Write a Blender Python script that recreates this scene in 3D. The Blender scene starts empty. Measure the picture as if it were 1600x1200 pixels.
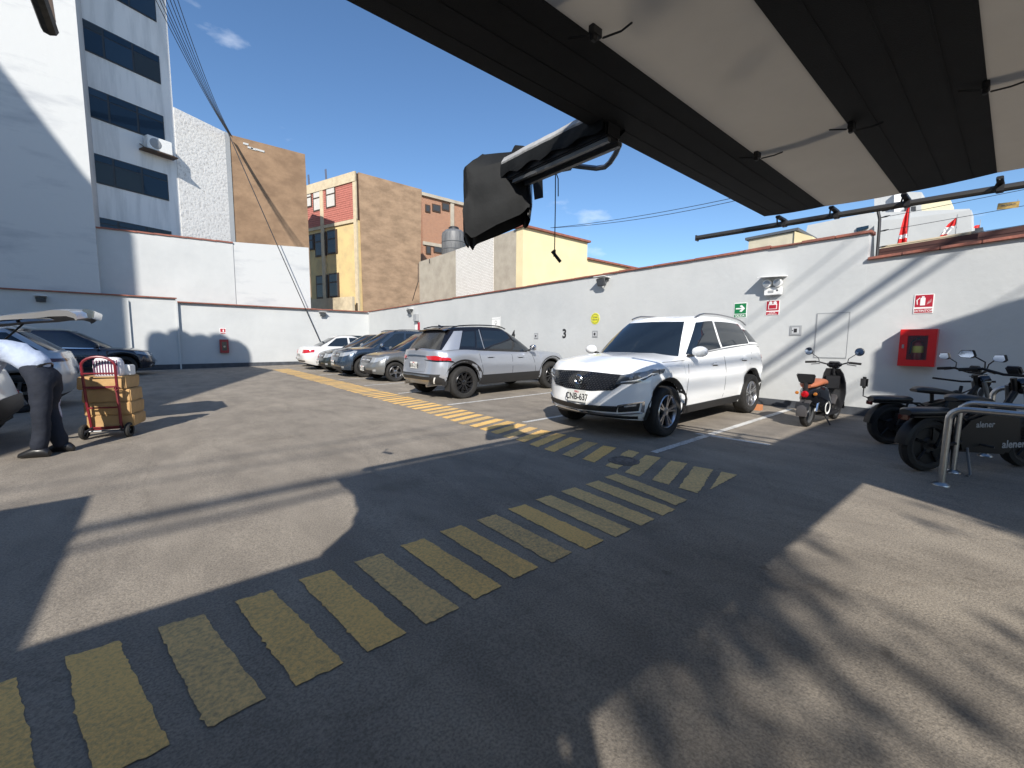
import bpy, bmesh, math, random
import numpy as np
from mathutils import Vector, Matrix, noise
random.seed(7)
R = math.radians
scene = bpy.context.scene
COL = scene.collection

# ------------------------------------------------------------------ camera, world, sun, exposure
F_PX, CAM_H, SLOPE = 652.9, 1.33, 0.014
yaw, pitch, roll = R(39.84), R(-5.74), R(0.5)
FWD = Vector((math.sin(yaw)*math.cos(pitch), math.cos(yaw)*math.cos(pitch), math.sin(pitch)))
rt = Vector((math.cos(yaw), -math.sin(yaw), 0)); up = rt.cross(FWD)
RGT = rt*math.cos(roll) + up*math.sin(roll)
UPV = -rt*math.sin(roll) + up*math.cos(roll)
CAM = Vector((0, 0, CAM_H))
cam_data = bpy.data.cameras.new('camera'); cam = bpy.data.objects.new('camera', cam_data); COL.objects.link(cam)
cam_data.sensor_width = 36.0; cam_data.lens = F_PX/1600*36.0
cam_data.clip_start = 0.05; cam_data.clip_end = 2000
m3 = Matrix((RGT, UPV, -FWD)).transposed()
cam.matrix_world = Matrix.Translation(CAM) @ m3.to_4x4()
scene.camera = cam

SUN_TO = Vector((0.95, 1.18, -1.0)).normalized()          # direction the light travels
sun_d = bpy.data.lights.new('sun', 'SUN'); sun_d.energy = 4.1; sun_d.angle = R(0.55); sun_d.color = (1.0, 0.95, 0.87)
sun = bpy.data.objects.new('sun', sun_d); COL.objects.link(sun)
sun.rotation_euler = SUN_TO.to_track_quat('-Z', 'Y').to_euler(); sun.location = (-20, -30, 40)

world = bpy.data.worlds.new('World'); scene.world = world; world.use_nodes = True
wn, wl = world.node_tree.nodes, world.node_tree.links
wn.clear()
wo = wn.new('ShaderNodeOutputWorld'); bg = wn.new('ShaderNodeBackground'); sky = wn.new('ShaderNodeTexSky')
sky.sky_type = 'NISHITA'; sky.sun_disc = False
sky.sun_elevation = math.asin(-SUN_TO.z)
sky.sun_rotation = math.atan2(-SUN_TO.x, -SUN_TO.y)
sky.air_density = 1.0; sky.dust_density = 0.25; sky.ozone_density = 4.0; sky.altitude = 100
bg.inputs['Strength'].default_value = 0.103
tc = wn.new('ShaderNodeTexCoord'); mp = wn.new('ShaderNodeMapping'); mp.inputs['Scale'].default_value = (2.0, 2.0, 5.0)
mp.inputs['Location'].default_value = (0.9, -0.3, 0.45)
nz = wn.new('ShaderNodeTexNoise'); nz.inputs['Scale'].default_value = 2.3; nz.inputs['Detail'].default_value = 7; nz.inputs['Roughness'].default_value = 0.55
cr = wn.new('ShaderNodeValToRGB'); cr.color_ramp.elements[0].position = 0.64; cr.color_ramp.elements[1].position = 0.90
cr.color_ramp.elements[0].color = (0, 0, 0, 1); cr.color_ramp.elements[1].color = (0.75, 0.75, 0.75, 1)
mx = wn.new('ShaderNodeMixRGB'); mx.inputs['Color2'].default_value = (8.0, 8.4, 9.0, 1)
wl.new(tc.outputs['Generated'], mp.inputs['Vector']); wl.new(mp.outputs['Vector'], nz.inputs['Vector'])
wl.new(nz.outputs['Fac'], cr.inputs['Fac']); wl.new(cr.outputs['Color'], mx.inputs['Fac'])
hs = wn.new('ShaderNodeHueSaturation'); hs.inputs['Saturation'].default_value = 1.07; wl.new(sky.outputs['Color'], hs.inputs['Color']); wl.new(hs.outputs['Color'], mx.inputs['Color1']); wl.new(mx.outputs['Color'], bg.inputs['Color']); wl.new(bg.outputs['Background'], wo.inputs['Surface'])
scene.view_settings.view_transform = 'Standard'; scene.view_settings.look = 'None'
scene.view_settings.exposure = 0.68; scene.view_settings.gamma = 1.0; scene.view_settings.use_curve_mapping = False
scene.render.engine = 'CYCLES'
scene.cycles.max_bounces = 8
scene.cycles.use_denoising = True

# ------------------------------------------------------------------ helpers
def ray(px, py): return RGT*((px-800)/F_PX) - UPV*((py-600)/F_PX) + FWD
def at(px, py, ax, v):
    d = ray(px, py); i = 'xyz'.index(ax); return CAM + d*((v-CAM[i])/d[i])
def onp(px, py, p0, n):
    d = ray(px, py); return CAM + d*(((p0-CAM).dot(n))/d.dot(n))
def gz(x): return SLOPE*x
TILT = Matrix.Rotation(-math.atan(SLOPE), 4, 'Y')

MATS = {}
def mat(name, col, rough=0.6, metal=0.0, var=0.0, vscale=6.0, col2=None, bump=0.0, bscale=40.0, coat=0.0, spec=None, stretch=None, detail=6.0, contrast=(0.35, 0.65)):
    if name in MATS: return MATS[name]
    m = bpy.data.materials.new(name); m.use_nodes = True; N, L = m.node_tree.nodes, m.node_tree.links
    b = N['Principled BSDF']; b.inputs['Base Color'].default_value = (*col, 1); b.inputs['Roughness'].default_value = rough; b.inputs['Metallic'].default_value = metal
    if coat: b.inputs['Coat Weight'].default_value = coat; b.inputs['Coat Roughness'].default_value = 0.04
    if spec is not None: b.inputs['Specular IOR Level'].default_value = spec
    if var or col2 or bump:
        t = N.new('ShaderNodeTexCoord'); mpn = N.new('ShaderNodeMapping'); L.new(t.outputs['Object'], mpn.inputs['Vector'])
        if stretch: mpn.inputs['Scale'].default_value = stretch
    if var or col2:
        n = N.new('ShaderNodeTexNoise'); n.inputs['Scale'].default_value = vscale; n.inputs['Detail'].default_value = detail; n.inputs['Roughness'].default_value = 0.62
        L.new(mpn.outputs['Vector'], n.inputs['Vector'])
        r = N.new('ShaderNodeValToRGB'); r.color_ramp.elements[0].position, r.color_ramp.elements[1].position = contrast
        c2 = col2 if col2 else tuple(c*(1-var) for c in col)
        r.color_ramp.elements[0].color = (*c2, 1); r.color_ramp.elements[1].color = (*col, 1)
        L.new(n.outputs['Fac'], r.inputs['Fac']); L.new(r.outputs['Color'], b.inputs['Base Color'])
    if bump:
        n2 = N.new('ShaderNodeTexNoise'); n2.inputs['Scale'].default_value = bscale; n2.inputs['Detail'].default_value = 4
        L.new(t.outputs['Object'], n2.inputs['Vector'])
        bp = N.new('ShaderNodeBump'); bp.inputs['Strength'].default_value = bump; bp.inputs['Distance'].default_value = 0.02
        L.new(n2.outputs['Fac'], bp.inputs['Height']); L.new(bp.outputs['Normal'], b.inputs['Normal'])
    MATS[name] = m; return m

def tag(o, label=None, cat=None, group=None, kind=None):
    if label: o['label'] = label
    if cat: o['category'] = cat
    if group: o['group'] = group
    if kind: o['kind'] = kind
    return o
def empty(name, loc=(0, 0, 0), rz=0.0, tilt=False):
    o = bpy.data.objects.new(name, None); COL.objects.link(o); o.empty_display_size = 0.1
    M = Matrix.Rotation(rz, 4, 'Z')
    if tilt: M = TILT @ M
    o.matrix_world = Matrix.Translation(Vector(loc)) @ M
    return o
def link(name, me, m, parent=None):
    o = bpy.data.objects.new(name, me); COL.objects.link(o)
    if m is not None and not me.materials: me.materials.append(m)
    if parent is not None: o.parent = parent
    return o

class MB:
    def __init__(s): s.v = []; s.f = []
    def add(s, vs, fs):
        k = len(s.v); s.v += [Vector(p) for p in vs]; s.f += [tuple(i+k for i in f) for f in fs]; return s
    def box(s, c, d, M=None):
        c = Vector(c); x, y, z = d[0]/2, d[1]/2, d[2]/2
        vs = [Vector((i*x, j*y, k*z)) for i in (-1, 1) for j in (-1, 1) for k in (-1, 1)]
        if M is not None: vs = [M @ p for p in vs]
        return s.add([p+c for p in vs], [(0, 1, 3, 2), (4, 6, 7, 5), (0, 4, 5, 1), (2, 3, 7, 6), (0, 2, 6, 4), (1, 5, 7, 3)])
    def hexa(s, b, t):      # bottom 4 pts, top 4 pts
        return s.add(list(b)+list(t), [(3, 2, 1, 0), (4, 5, 6, 7), (0, 1, 5, 4), (1, 2, 6, 5), (2, 3, 7, 6), (3, 0, 4, 7)])
    def tube(s, pts, r, seg=8, caps=True):
        pts = [Vector(p) for p in pts]; n = len(pts); rs = r if isinstance(r, (list, tuple)) else [r]*n
        ring = []; prev = None
        for i, p in enumerate(pts):
            d = (pts[min(i+1, n-1)] - pts[max(i-1, 0)]).normalized()
            a = prev if prev is not None else (Vector((0, 0, 1)) if abs(d.z) < 0.9 else Vector((1, 0, 0)))
            u = (a - d*a.dot(d)).normalized(); w = d.cross(u); prev = u
            ring.append([p + (u*math.cos(2*math.pi*j/seg) + w*math.sin(2*math.pi*j/seg))*rs[i] for j in range(seg)])
        vs = [q for rr in ring for q in rr]; fs = []
        for i in range(n-1):
            for j in range(seg):
                a, b = i*seg+j, i*seg+(j+1) % seg; fs.append((a, b, b+seg, a+seg))
        if caps: fs += [tuple(range(seg))[::-1], tuple((n-1)*seg+j for j in range(seg))]
        return s.add(vs, fs)
    def lathe(s, prof, axis='y', seg=24, c=(0, 0, 0)):   # prof: (radius, along)
        c = Vector(c); vs = []
        for r_, h in prof:
            for j in range(seg):
                a = 2*math.pi*j/seg; q = (r_*math.cos(a), r_*math.sin(a))
                vs.append(c + Vector({'y': (q[0], h, q[1]), 'z': (q[0], q[1], h), 'x': (h, q[0], q[1])}[axis]))
        fs = []
        for i in range(len(prof)-1):
            for j in range(seg):
                a, b = i*seg+j, i*seg+(j+1) % seg; fs.append((a, b, b+seg, a+seg))
        return s.add(vs, fs)
    def prism(s, poly, off):     # 3-D polygon extruded by an offset vector
        n = len(poly); off = Vector(off); poly = [Vector(p) for p in poly]
        vs = poly + [p+off for p in poly]
        return s.add(vs, [tuple(range(n))[::-1], tuple(range(n, 2*n))] + [(i, (i+1) % n, (i+1) % n+n, i+n) for i in range(n)])
    def grid(s, g, close=False):
        nu, nv = len(g), len(g[0]); vs = [p for row in g for p in row]; fs = []
        for i in range(nu-1):
            for j in range(nv-1 if not close else nv):
                fs.append((i*nv+j, (i+1)*nv+j, (i+1)*nv+(j+1) % nv, i*nv+(j+1) % nv))
        return s.add(vs, fs)
    def mesh(s, name, bevel=0.0, smooth=False, sharp=35, weld=False, M=None):
        me = bpy.data.meshes.new(name)
        me.from_pydata([(M @ p if M else p) for p in s.v], [], s.f)
        bm = bmesh.new(); bm.from_mesh(me)
        if weld: bmesh.ops.remove_doubles(bm, verts=bm.verts, dist=0.0008)
        bmesh.ops.recalc_face_normals(bm, faces=bm.faces)
        if bevel: bmesh.ops.bevel(bm, geom=[e for e in bm.edges if len(e.link_faces) == 2 and e.calc_face_angle(0) > 0.5], offset=bevel, segments=2, affect='EDGES', clamp_overlap=True)
        bm.to_mesh(me); bm.free()
        if smooth:
            me.polygons.foreach_set('use_smooth', [True]*len(me.polygons)); me.set_sharp_from_angle(angle=R(sharp))
        return me
    def build(s, name, m, parent=None, **k): return link(name, s.mesh(name, **k), m, parent)

def textmesh(txt, size, depth=0.003, align='CENTER', bold=0.0):
    c = bpy.data.curves.new('lettering', 'FONT'); c.body = txt; c.size = size; c.extrude = depth; c.align_x = align; c.align_y = 'CENTER'; c.resolution_u = 3; c.offset = bold*size
    o = bpy.data.objects.new('lettering', c); COL.objects.link(o)
    me = bpy.data.meshes.new_from_object(o.evaluated_get(bpy.context.evaluated_depsgraph_get())); bpy.data.objects.remove(o); bpy.data.curves.remove(c)
    me.materials.clear(); return me
def text_on(name, txt, size, m, parent, M, depth=0.002, sx=1.0, bold=.018):
    me = textmesh(txt, size, depth, bold=bold); me.transform(M @ Matrix.Scale(sx, 4, (1, 0, 0))); return link(name, me, m, parent)
# frames for lettering: X-facing wall (reads from -X) and generic
WALLX = Matrix(((0, 0, -1, 0), (-1, 0, 0, 0), (0, 1, 0, 0), (0, 0, 0, 1)))     # text x -> -Y, text y -> Z, normal -> -X
WALLY = Matrix(((1, 0, 0, 0), (0, 0, -1, 0), (0, 1, 0, 0), (0, 0, 0, 1)))      # text x -> +X, normal -> -Y

# ------------------------------------------------------------------ materials
def asphalt_mat():
    m = bpy.data.materials.new('asphalt'); m.use_nodes = True; N, L = m.node_tree.nodes, m.node_tree.links; b = N['Principled BSDF']
    t = N.new('ShaderNodeTexCoord')
    def nz(scale, det, mapping=None):
        n = N.new('ShaderNodeTexNoise'); n.inputs['Scale'].default_value = scale; n.inputs['Detail'].default_value = det; n.inputs['Roughness'].default_value = 0.6
        if mapping:
            q = N.new('ShaderNodeMapping'); q.inputs['Scale'].default_value = mapping; L.new(t.outputs['Object'], q.inputs['Vector']); L.new(q.outputs['Vector'], n.inputs['Vector'])
        else: L.new(t.outputs['Object'], n.inputs['Vector'])
        return n
    def ramp(n, p0, p1, c0, c1):
        r = N.new('ShaderNodeValToRGB'); r.color_ramp.elements[0].position = p0; r.color_ramp.elements[1].position = p1
        r.color_ramp.elements[0].color = (*c0, 1); r.color_ramp.elements[1].color = (*c1, 1); L.new(n.outputs[0], r.inputs['Fac']); return r
    def mul(a, b2, f=1.0):
        x = N.new('ShaderNodeMixRGB'); x.blend_type = 'MULTIPLY'; x.inputs['Fac'].default_value = f; L.new(a.outputs['Color'], x.inputs['Color1']); L.new(b2.outputs['Color'], x.inputs['Color2']); return x
    big = ramp(nz(0.45, 5), 0.3, 0.7, (0.298, 0.262, 0.218), (0.37, 0.325, 0.268))
    mid = ramp(nz(3.0, 8, (1.0, 0.45, 1)), 0.33, 0.7, (0.70, 0.70, 0.71), (1.0, 1.0, 1.0))
    fine = ramp(nz(95.0, 3), 0.30, 0.62, (0.60, 0.60, 0.60), (1.08, 1.07, 1.05))
    vor = N.new('ShaderNodeTexVoronoi'); vor.inputs['Scale'].default_value = 130; L.new(t.outputs['Object'], vor.inputs['Vector'])
    st = ramp(vor, 0.05, 0.16, (1.5, 1.45, 1.35), (1, 1, 1))
    crk = ramp(nz(1.3, 9, (1.0, 0.30, 1)), 0.492, 0.500, (1, 1, 1), (0.86, 0.86, 0.86))
    c = mul(mul(mul(mul(big, mid), fine), st, 0.45), crk, 0.35)
    oil = ramp(nz(0.9, 4), 0.60, 0.70, (1, 1, 1), (0.74, 0.73, 0.72)); c = mul(c, oil, 0.8)
    drop = ramp(nz(5.5, 3), 0.70, 0.74, (1, 1, 1), (0.68, 0.67, 0.66)); c = mul(c, drop, 0.8)
    pale = ramp(nz(0.33, 6, (1.0, 0.35, 1)), 0.52, 0.68, (1, 1, 1), (1.16, 1.15, 1.13)); c = mul(c, pale)
    v2 = N.new('ShaderNodeTexVoronoi'); v2.feature = 'DISTANCE_TO_EDGE'; v2.inputs['Scale'].default_value = 0.55
    wv = nz(2.2, 6); wa = N.new('ShaderNodeMixRGB'); wa.inputs['Fac'].default_value = 0.22; L.new(t.outputs['Object'], wa.inputs['Color1']); L.new(wv.outputs['Color'], wa.inputs['Color2']); L.new(wa.outputs['Color'], v2.inputs['Vector'])
    hair = ramp(v2, 0.0, 0.008, (0.62, 0.60, 0.58), (1, 1, 1)); c = mul(c, hair, 0.25)
    L.new(c.outputs['Color'], b.inputs['Base Color'])
    b.inputs['Roughness'].default_value = 0.88; b.inputs['Specular IOR Level'].default_value = 0.25
    n2 = nz(110, 4); bp = N.new('ShaderNodeBump'); bp.inputs['Strength'].default_value = 0.55; bp.inputs['Distance'].default_value = 0.008
    L.new(n2.outputs['Fac'], bp.inputs['Height']); L.new(bp.outputs['Normal'], b.inputs['Normal'])
    return m
def worn_paint(name, col, under, p0, p1, wear_scale=22):
    m = bpy.data.materials.new(name); m.use_nodes = True; N, L = m.node_tree.nodes, m.node_tree.links; b = N['Principled BSDF']
    t = N.new('ShaderNodeTexCoord')
    n = N.new('ShaderNodeTexNoise'); n.inputs['Scale'].default_value = wear_scale; n.inputs['Detail'].default_value = 10; n.inputs['Roughness'].default_value = 0.72; L.new(t.outputs['Object'], n.inputs['Vector'])
    n1 = N.new('ShaderNodeTexNoise'); n1.inputs['Scale'].default_value = 1.7; n1.inputs['Detail'].default_value = 3; L.new(t.outputs['Object'], n1.inputs['Vector'])
    ad = N.new('ShaderNodeMath'); ad.operation = 'MULTIPLY_ADD'; ad.inputs[1].default_value = 0.35; L.new(n1.outputs['Fac'], ad.inputs[0]); L.new(n.outputs['Fac'], ad.inputs[2])
    r = N.new('ShaderNodeValToRGB'); r.color_ramp.elements[0].position = p0; r.color_ramp.elements[1].position = p1
    r.color_ramp.elements[0].color = (*under, 1); r.color_ramp.elements[1].color = (*col, 1)
    L.new(ad.outputs[0], r.inputs['Fac']); L.new(r.outputs['Color'], b.inputs['Base Color']); b.inputs['Roughness'].default_value = 0.75
    n2 = N.new('ShaderNodeTexNoise'); n2.inputs['Scale'].default_value = 110; L.new(t.outputs['Object'], n2.inputs['Vector'])
    bp = N.new('ShaderNodeBump'); bp.inputs['Strength'].default_value = 0.45; bp.inputs['Distance'].default_value = 0.008; L.new(n2.outputs['Fac'], bp.inputs['Height']); L.new(bp.outputs['Normal'], b.inputs['Normal'])
    MATS[name] = m; return m
M_ASPH = asphalt_mat()
M_YEL = worn_paint('yellow_road_paint', (0.88, 0.54, 0.17), (0.40, 0.27, 0.12), 0.44, 0.74, 60)
M_YELF = worn_paint('faded_road_paint', (0.84, 0.56, 0.22), (0.42, 0.30, 0.15), 0.46, 0.78, 45)
M_YELM = worn_paint('scuffed_road_paint', (0.80, 0.52, 0.20), (0.30, 0.22, 0.12), 0.48, 0.78, 48)
M_WLINE = worn_paint('white_road_paint', (0.62, 0.61, 0.58), (0.26, 0.25, 0.235), 0.50, 0.72)
M_WALL = mat('white_wall_paint', (0.515, 0.524, 0.518), 0.75, col2=(0.44, 0.452, 0.452), vscale=0.55, bump=0.22, bscale=9, detail=11, contrast=(.30, .62))
M_WALL2 = mat('patched_white_paint', (0.52, 0.528, 0.525), 0.75, col2=(0.40, 0.413, 0.428), vscale=0.55, stretch=(0.7, 1, 2.6), contrast=(0.28, 0.46), bump=0.3, bscale=5, detail=8)
M_FACADE = mat('streaked_white_facade', (0.80, 0.80, 0.79), 0.8, col2=(0.58, 0.59, 0.59), vscale=1.1, stretch=(2.2, 2.2, 0.25), contrast=(0.3, 0.55), bump=0.12, bscale=8, detail=9)
M_SKIRT = mat('dark_skirting_paint', (0.065, 0.072, 0.085), 0.7, var=0.4, vscale=5)
M_TERRA = mat('terracotta_coping', (0.33, 0.115, 0.075), 0.75, col2=(0.20, 0.08, 0.06), vscale=5, bump=0.3, bscale=30)
M_STUCCO = mat('rough_white_stucco', (0.82, 0.80, 0.76), 0.9, col2=(0.50, 0.48, 0.45), vscale=9, contrast=(0.30, 0.5), bump=1.0, bscale=9)
M_BROWN = mat('brown_bare_plaster', (0.305, 0.200, 0.122), 0.92, col2=(0.20, 0.128, 0.078), vscale=0.75, stretch=(1, 1, 1.6), bump=0.5, bscale=6, detail=11, contrast=(0.38, 0.64))
M_BROWN2 = mat('tan_bare_plaster', (0.345, 0.235, 0.15), 0.92, col2=(0.215, 0.145, 0.092), vscale=0.9, stretch=(1, 1, 1.9), bump=0.5, bscale=6, detail=11, contrast=(0.36, 0.62))
M_YWALL = mat('pale_yellow_wall', (0.76, 0.645, 0.39), 0.85, var=0.10, vscale=1.5, bump=0.1, bscale=8)
M_YOLD = mat('stained_yellow_wall', (0.66, 0.50, 0.24), 0.85, col2=(0.50, 0.39, 0.21), vscale=1.2, bump=0.2, bscale=8, contrast=(0.3, 0.6))
M_CREAM = mat('cream_trim', (0.62, 0.52, 0.36), 0.85, var=0.2, vscale=3)
M_GREYC = mat('grey_cement_render', (0.43, 0.385, 0.31), 0.92, col2=(0.32, 0.28, 0.225), vscale=1.6, bump=0.4, bscale=7, contrast=(0.3, 0.6), detail=9)
M_DGLASS = mat('dark_window_glass', (0.012, 0.028, 0.05), 0.06, spec=0.5)
M_DGLASS2 = mat('old_window_glass', (0.05, 0.05, 0.05), 0.12, spec=0.5)
M_CURT = mat('white_curtain', (0.62, 0.6, 0.56), 0.8, var=0.2, vscale=8, stretch=(8, 8, 0.5))
M_FRAME = mat('dark_window_frame', (0.03, 0.034, 0.04), 0.45)
M_WOODF = mat('brown_window_frame', (0.06, 0.035, 0.022), 0.6)
M_STEEL = mat('brushed_steel', (0.55, 0.54, 0.52), 0.32, 1.0, var=0.15, vscale=20)
M_CHROME = mat('chrome', (0.75, 0.75, 0.76), 0.12, 1.0)
M_GREYM = mat('grey_metal', (0.16, 0.165, 0.17), 0.45, 0.6)
M_BLACK = mat('black_plastic', (0.018, 0.018, 0.02), 0.5)
M_BLACKG = mat('gloss_black', (0.008, 0.008, 0.010), 0.12, coat=0.5)
M_RUBBER = mat('tyre_rubber', (0.022, 0.021, 0.020), 0.85, var=0.35, vscale=14, bump=0.2, bscale=60)
M_WHITEP = mat('white_plastic', (0.78, 0.78, 0.76), 0.45)
M_GREYP = mat('grey_plastic', (0.30, 0.31, 0.32), 0.55)
M_RED = mat('red_enamel', (0.62, 0.014, 0.014), 0.35, coat=0.3)
M_REDS = mat('red_sign', (0.38, 0.010, 0.028), 0.5)
M_GREEN = mat('green_sign', (0.005, 0.17, 0.055), 0.5)
M_YSIGN = mat('yellow_sign', (0.62, 0.60, 0.03), 0.5)
M_MIRR = mat('mirror_sky_tint', (0.30, .36, .46), .06, 1.0)  # blue of the reflected sky is put into the mirror colour
M_PLATE = mat('plate_white', (0.66, 0.66, 0.63), 0.5)

# ------------------------------------------------------------------ ground and markings
def ground_sheet():
    b = MB(); n = 300
    b.add([(-n, -n, gz(-n)), (n, -n, gz(n)), (n, n, gz(n)), (-n, n, gz(-n))], [(0, 1, 2, 3)])
    return tag(b.build('ground', M_ASPH), kind='structure')
GROUND = ground_sheet()
def marking(name, pts, m, z=0.004, jag=0.0):
    # flat worn sheet laid on the asphalt, edge broken up where jag > 0
    out = []
    for i, p in enumerate(pts):
        q = pts[(i+1) % len(pts)]; L_ = math.dist(p, q); k = max(1, int(L_/0.018)) if jag else 1
        nx, ny = (q[1]-p[1])/L_, -(q[0]-p[0])/L_
        for j in range(k):
            u = j/k; a = jag*(1.6*noise.noise(Vector((p[0]*9+q[0]*u*7, p[1]*9+u*L_*8, .5)))+random.gauss(0, .45)+(-2.2 if random.random() < .03 else 0)); out.append((p[0]+(q[0]-p[0])*u + nx*a, p[1]+(q[1]-p[1])*u + ny*a))
    b = MB(); n = len(out)
    b.add([(x, y, gz(x)+z) for x, y in out], [tuple(range(n))])
    return b.build(name, m, GROUND)
for i in range(-1, 13):                        # crossing stripes that lead across the picture
    x0 = -0.39 + 0.2985*i; sk = 0.155 - 0.021*i; w = 0.168
    y0, y1 = 2.43 + random.gauss(0, .008), 1.665 - max(0, i-6)*0.016 + random.gauss(0, .008)
    if i == 12: sk, y1 = -0.12, 1.63
    marking('yellow_stripe', [(x0, y0), (x0+w, y0-0.012), (x0+w+sk+0.01, y1), (x0+sk, y1)], M_YELF if i > 8 else (M_YELM if i % 3 == 1 else M_YEL), jag=0.004)
for i in range(0, 66):                         # walkway stripes along the parking bays
    y0 = 1.64 + 0.2872*i + random.gauss(0, .006); x0, x1 = 3.46 + random.gauss(0, .012), 4.21 + random.gauss(0, .014); w = 0.165 + random.gauss(0, .008)
    if i > 6: x0 += 0.12*min(1, (i-6)/12); x1 += 0.05*min(1, (i-6)/12)
    sk = 0.215 if i < 8 else 0.215-0.10*min(1, (i-8)/10)
    if i == 3:                                 # broken by the drain cover
        marking('yellow_stripe', [(x0, y0), (3.66, y0+sk*.25), (3.66, y0+sk*.25+w), (x0, y0+w)], M_YELF, jag=.008)
        marking('yellow_stripe', [(3.95, y0+sk*.65), (x1, y0+sk), (x1, y0+sk+w), (3.93, y0+sk*.65+w)], M_YELF, jag=.008); continue
    marking('yellow_stripe', [(x0, y0), (x1, y0+sk), (x1-.04, y0+sk+w), (x0, y0+w)], M_YELF if i < 3 else (M_YELM if i % 4 == 1 else M_YEL), jag=0.005 if i < 24 else 0)
marking('yellow_stripe', [(4.21, 1.773), (4.228, 1.629), (3.637, 1.618)], M_YELF, jag=0.004)
BAYS = [2.60, 4.90, 7.20, 9.5, 11.73, 13.95, 16.25, 18.55, 20.85]
for y in BAYS: marking('white_bay_line', [(4.33, y-0.045), (8.95, y-0.045), (8.95, y+0.045), (4.33, y+0.045)], M_WLINE, jag=0.004)
marking('white_bay_line', [(5.62, 2.76), (5.70, 2.74), (5.78, 1.86), (5.70, 1.86)], M_WLINE, jag=0.004)
# iron cover sunk in the walkway
b = MB(); b.lathe([(0.0, 0.010), (0.10, 0.010), (0.105, 0.004), (0.13, 0.004), (0.14, 0.012), (0.165, 0.010), (0.17, 0.0)], 'z', 20)
o = b.build('drain_cover', mat('rusty_iron', (0.20, 0.17, 0.145), 0.8, var=0.5, vscale=20, bump=0.5, bscale=60), smooth=True)
o.location = (3.78, 2.62, gz(3.78)); tag(o, 'round worn iron drain cover set among the yellow walkway stripes', 'drain cover')

# ------------------------------------------------------------------ boundary walls
WX, WY = 9.1, 23.7
def wtop(y): return 2.95 + (23.7-y)/22.0*0.22
RW = empty('boundary_wall', (WX, 10, 0)); tag(RW, 'long white parking wall with terracotta coping on the right', 'wall')
def child(b, name, m, parent, **k):            # geometry given in world coordinates
    inv = parent.matrix_world.inverted(); b.v = [inv @ p for p in b.v]; return b.build(name, m, parent, **k)
b = MB(); b.prism([(WX, WY+0.3, -0.3), (WX, 1.70, -0.3), (WX, 1.70, wtop(1.7)), (WX, WY+0.3, wtop(WY))], (0.22, 0, 0)); child(b, 'wall_panel', M_WALL, RW)
b = MB(); b.prism([(WX+0.002, 1.70, -0.3), (WX+0.002, -9, -0.3), (WX+0.002, -9, 3.20), (WX+0.002, 1.70, 2.73)], (0.22, 0, 0)); child(b, 'wall_panel', M_WALL, RW)
y = 1.66
while y < 23.6:
    y2 = min(y+0.5, 23.6); j = random.gauss(0, .004)
    b = MB(); b.hexa([(WX-.045+j, y+.004, wtop(y)), (WX+.26, y+.004, wtop(y)), (WX+.26, y2-.004, wtop(y2)), (WX-.045+j, y2-.004, wtop(y2))],
                     [(WX-.045+j, y+.004, wtop(y)+.045+2*j), (WX+.26, y+.004, wtop(y)+.06), (WX+.26, y2-.004, wtop(y2)+.06), (WX-.045+j, y2-.004, wtop(y2)+.045+j)])
    child(b, 'coping_tile', M_TERRA, RW, bevel=0.006); y = y2
y = 1.69
while y > -3.2:
    y2 = y-0.42; z, z2 = 2.73+(1.7-y)*.044, 2.73+(1.7-y2)*.044; j = random.gauss(0, .004)
    b = MB(); b.hexa([(WX-.06+j, y-.004, z), (WX+.24, y-.004, z), (WX+.24, y2+.004, z2), (WX-.06+j, y2+.004, z2)],
                     [(WX-.06+j, y-.004, z+.045), (WX+.24, y-.004, z+.06), (WX+.24, y2+.004, z2+.06), (WX-.06+j, y2+.004, z2+.045)])
    child(b, 'coping_tile', M_TERRA, RW, bevel=0.006); y = y2
b = MB(); b.prism([(WX, 23.68, .10), (WX, -6, .10), (WX, -6, .27), (WX, 23.68, .27)], (-0.008, 0, 0)); child(b, 'skirting', M_SKIRT, RW)
# access hatch, painted over
b = MB()
p, q = (2.337, 1.887), (1.866, 1.097)
for a in (((p[0], q[0]), (p[1], p[1]), 'h'), ((p[0], q[0]), (q[1], q[1]), 'h')): b.box((WX-.003, (p[0]+q[0])/2, a[1][0]), (.008, p[0]-q[0], .012))
for yy in (p[0], q[0]): b.box((WX-.003, yy, (p[1]+q[1])/2), (.008, .012 if yy == p[0] else .006, p[1]-q[1]))
child(b, 'hatch_edge', M_GREYP, RW)
b = MB(); b.box((WX-.004, (p[0]+q[0])/2, (p[1]+q[1])/2), (.010, p[0]-q[0]-.02, p[1]-q[1]-.02)); child(b, 'hatch_door', M_WALL, RW)
for t_, y_, z_ in (('3', 8.52, 1.575), ('4', 10.85, 1.575), ('2', 6.17, 1.60)):
    text_on('bay_number', t_, 0.36, M_BLACK, None, Matrix.Translation((WX-.004, y_, z_)) @ WALLX, 0.001, .95, .035).parent = RW
for c in RW.children:
    if c.name.startswith('bay_number'): c.matrix_parent_inverse = RW.matrix_world.inverted()

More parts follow.
